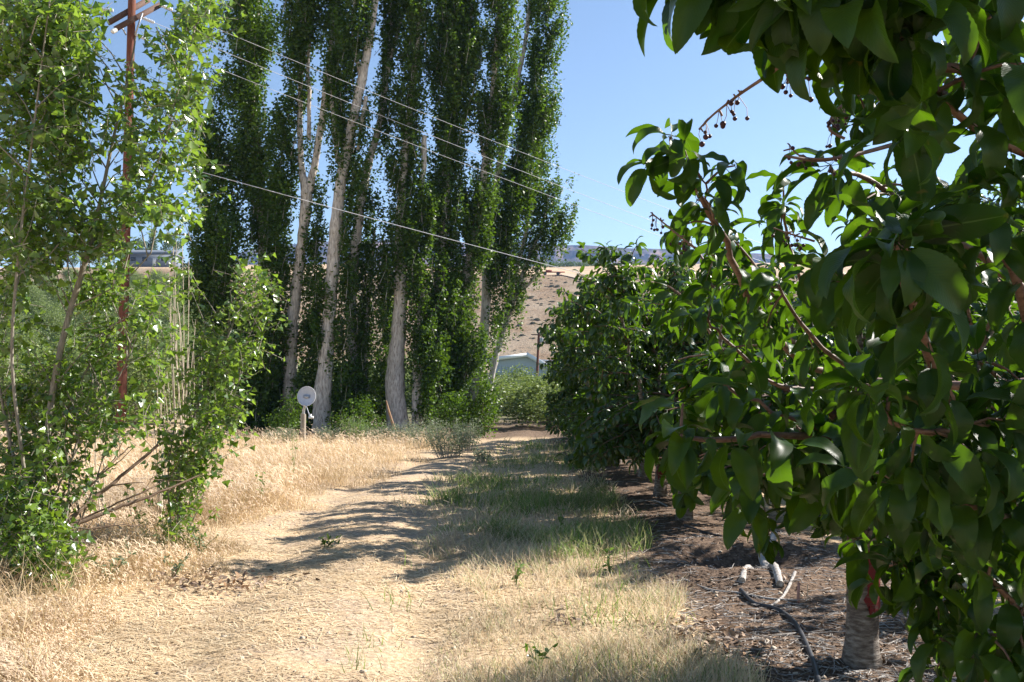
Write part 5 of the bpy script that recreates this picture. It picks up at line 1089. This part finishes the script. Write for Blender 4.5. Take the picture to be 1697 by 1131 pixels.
# ------------------------------------------------------------------ things lying in the orchard soil
def gp(px, py, dz=0): Y = CH * FP / (py - 645); b = P(px, py, Y); b[2] = float(gh(b[0], b[1])) + dz; return b
def lying(pts, r0, r1, mat, label, name, cat, group=None, seed=1, seg=9, wobv=.2):
    r = np.random.default_rng(seed); w = np.array([gp(a, b_, (c[0] if c else 0) + r0 * .55) for a, b_, *c in pts]); c = smoothpath(w, 8)
    return tag(link(name, make_mesh(name, tube(c, np.linspace(r0, r1, len(c)), seg, wob=wobv, rng=r), smooth=True), M[mat]), label, cat, group)
lying([(1268, 918, .22), (1262, 935, .14), (1272, 955, .06), (1284, 972), (1293, 990)], .034, .03, 'dead_wood', 'pale grey forked dead branch sticking up out of the dug hole', 'dead_branch', 'branch')
lying([(1284, 925, .1), (1262, 950, .04), (1240, 965), (1230, 985)], .032, .026, 'dead_wood', 'dark grey dead branch lying in the dug hole beneath the pale one', 'dead_branch', 'branch', seed=2)
lying([(1318, 978), (1300, 998), (1276, 1016)], .014, .008, 'dead_wood', 'short broken grey stick right of the dug hole', 'dead_branch', 'branch', seed=3)
lying([(1130, 972), (1175, 985), (1225, 994), (1270, 1003), (1320, 1006)], .008, .007, 'dead_wood', 'long thin grey root lying across the soil below the hole', 'exposed_root', 'root', seed=4)
lying([(1228, 992), (1250, 1010), (1285, 1020), (1315, 1045), (1335, 1080), (1352, 1120), (1362, 1170)], .016, .016, 'hose', 'black plastic irrigation hose running down to the bottom edge', 'irrigation_hose', 'hose', wobv=0, seg=12)
lying([(1175, 1063), (1178, 1085), (1168, 1105), (1150, 1115)], .004, .003, 'whip', 'thin pale dead stem curling on the bleached grass edge', 'dry_stem', 'stem', seed=6)
lying([(1050, 838), (1085, 838), (1105, 846)], .012, .008, 'dead_wood', 'short pale branch lying left of the grey cherry trunk', 'dead_branch', 'branch', seed=7)
lying([(1135, 882), (1165, 892), (1200, 900)], .014, .01, 'hose', 'short length of black hose near the grey cherry trunk', 'irrigation_hose', 'hose', wobv=0)
s0_ = gp(1322, 1008); tag(link('wooden_stake', make_mesh('stake', beam(s0_ - [0, 0, .05], s0_ + [.012, 0, .14], .016, .016)), noise_mat('pink_stake', [(.3, (.4, .2, .16)), (.7, (.5, .3, .25))])), 'short pinkish stake standing beside the hose', 'stake')
s1_ = gp(1338, 1004); tag(link('wire_pin', make_mesh('pin', tube([s1_ - [0, 0, .05], s1_ + [.004, 0, .1]], [.003, .003], 6)), M['whip']), 'thin pale pin standing right of the pinkish stake', 'pin')
s2_ = gp(1025, 808); tag(link('wooden_stake', make_mesh('stake', beam(s2_ - [0, 0, .05], s2_ + [0, 0, .22], .02, .02)), M['metal']), 'slim grey stake in the soil left of the slanting cherry trunk', 'stake')

# ------------------------------------------------------------------ haze
me = make_mesh('haze', box((150, 1180, 174), (5600, 2600, 352)))
m, n, l = newmat('pale_air'); pv = N(n, 'ShaderNodeVolumePrincipled'); pv.inputs['Color'].default_value = (.34, .56, 1.0, 1); pv.inputs['Density'].default_value = .00014; pv.inputs['Anisotropy'].default_value = .2
o = N(n, 'ShaderNodeOutputMaterial'); l.new(pv.outputs[0], o.inputs['Volume'])
tag(link('haze', me, m), 'thin blue haze in the air over the valley', kind='stuff')
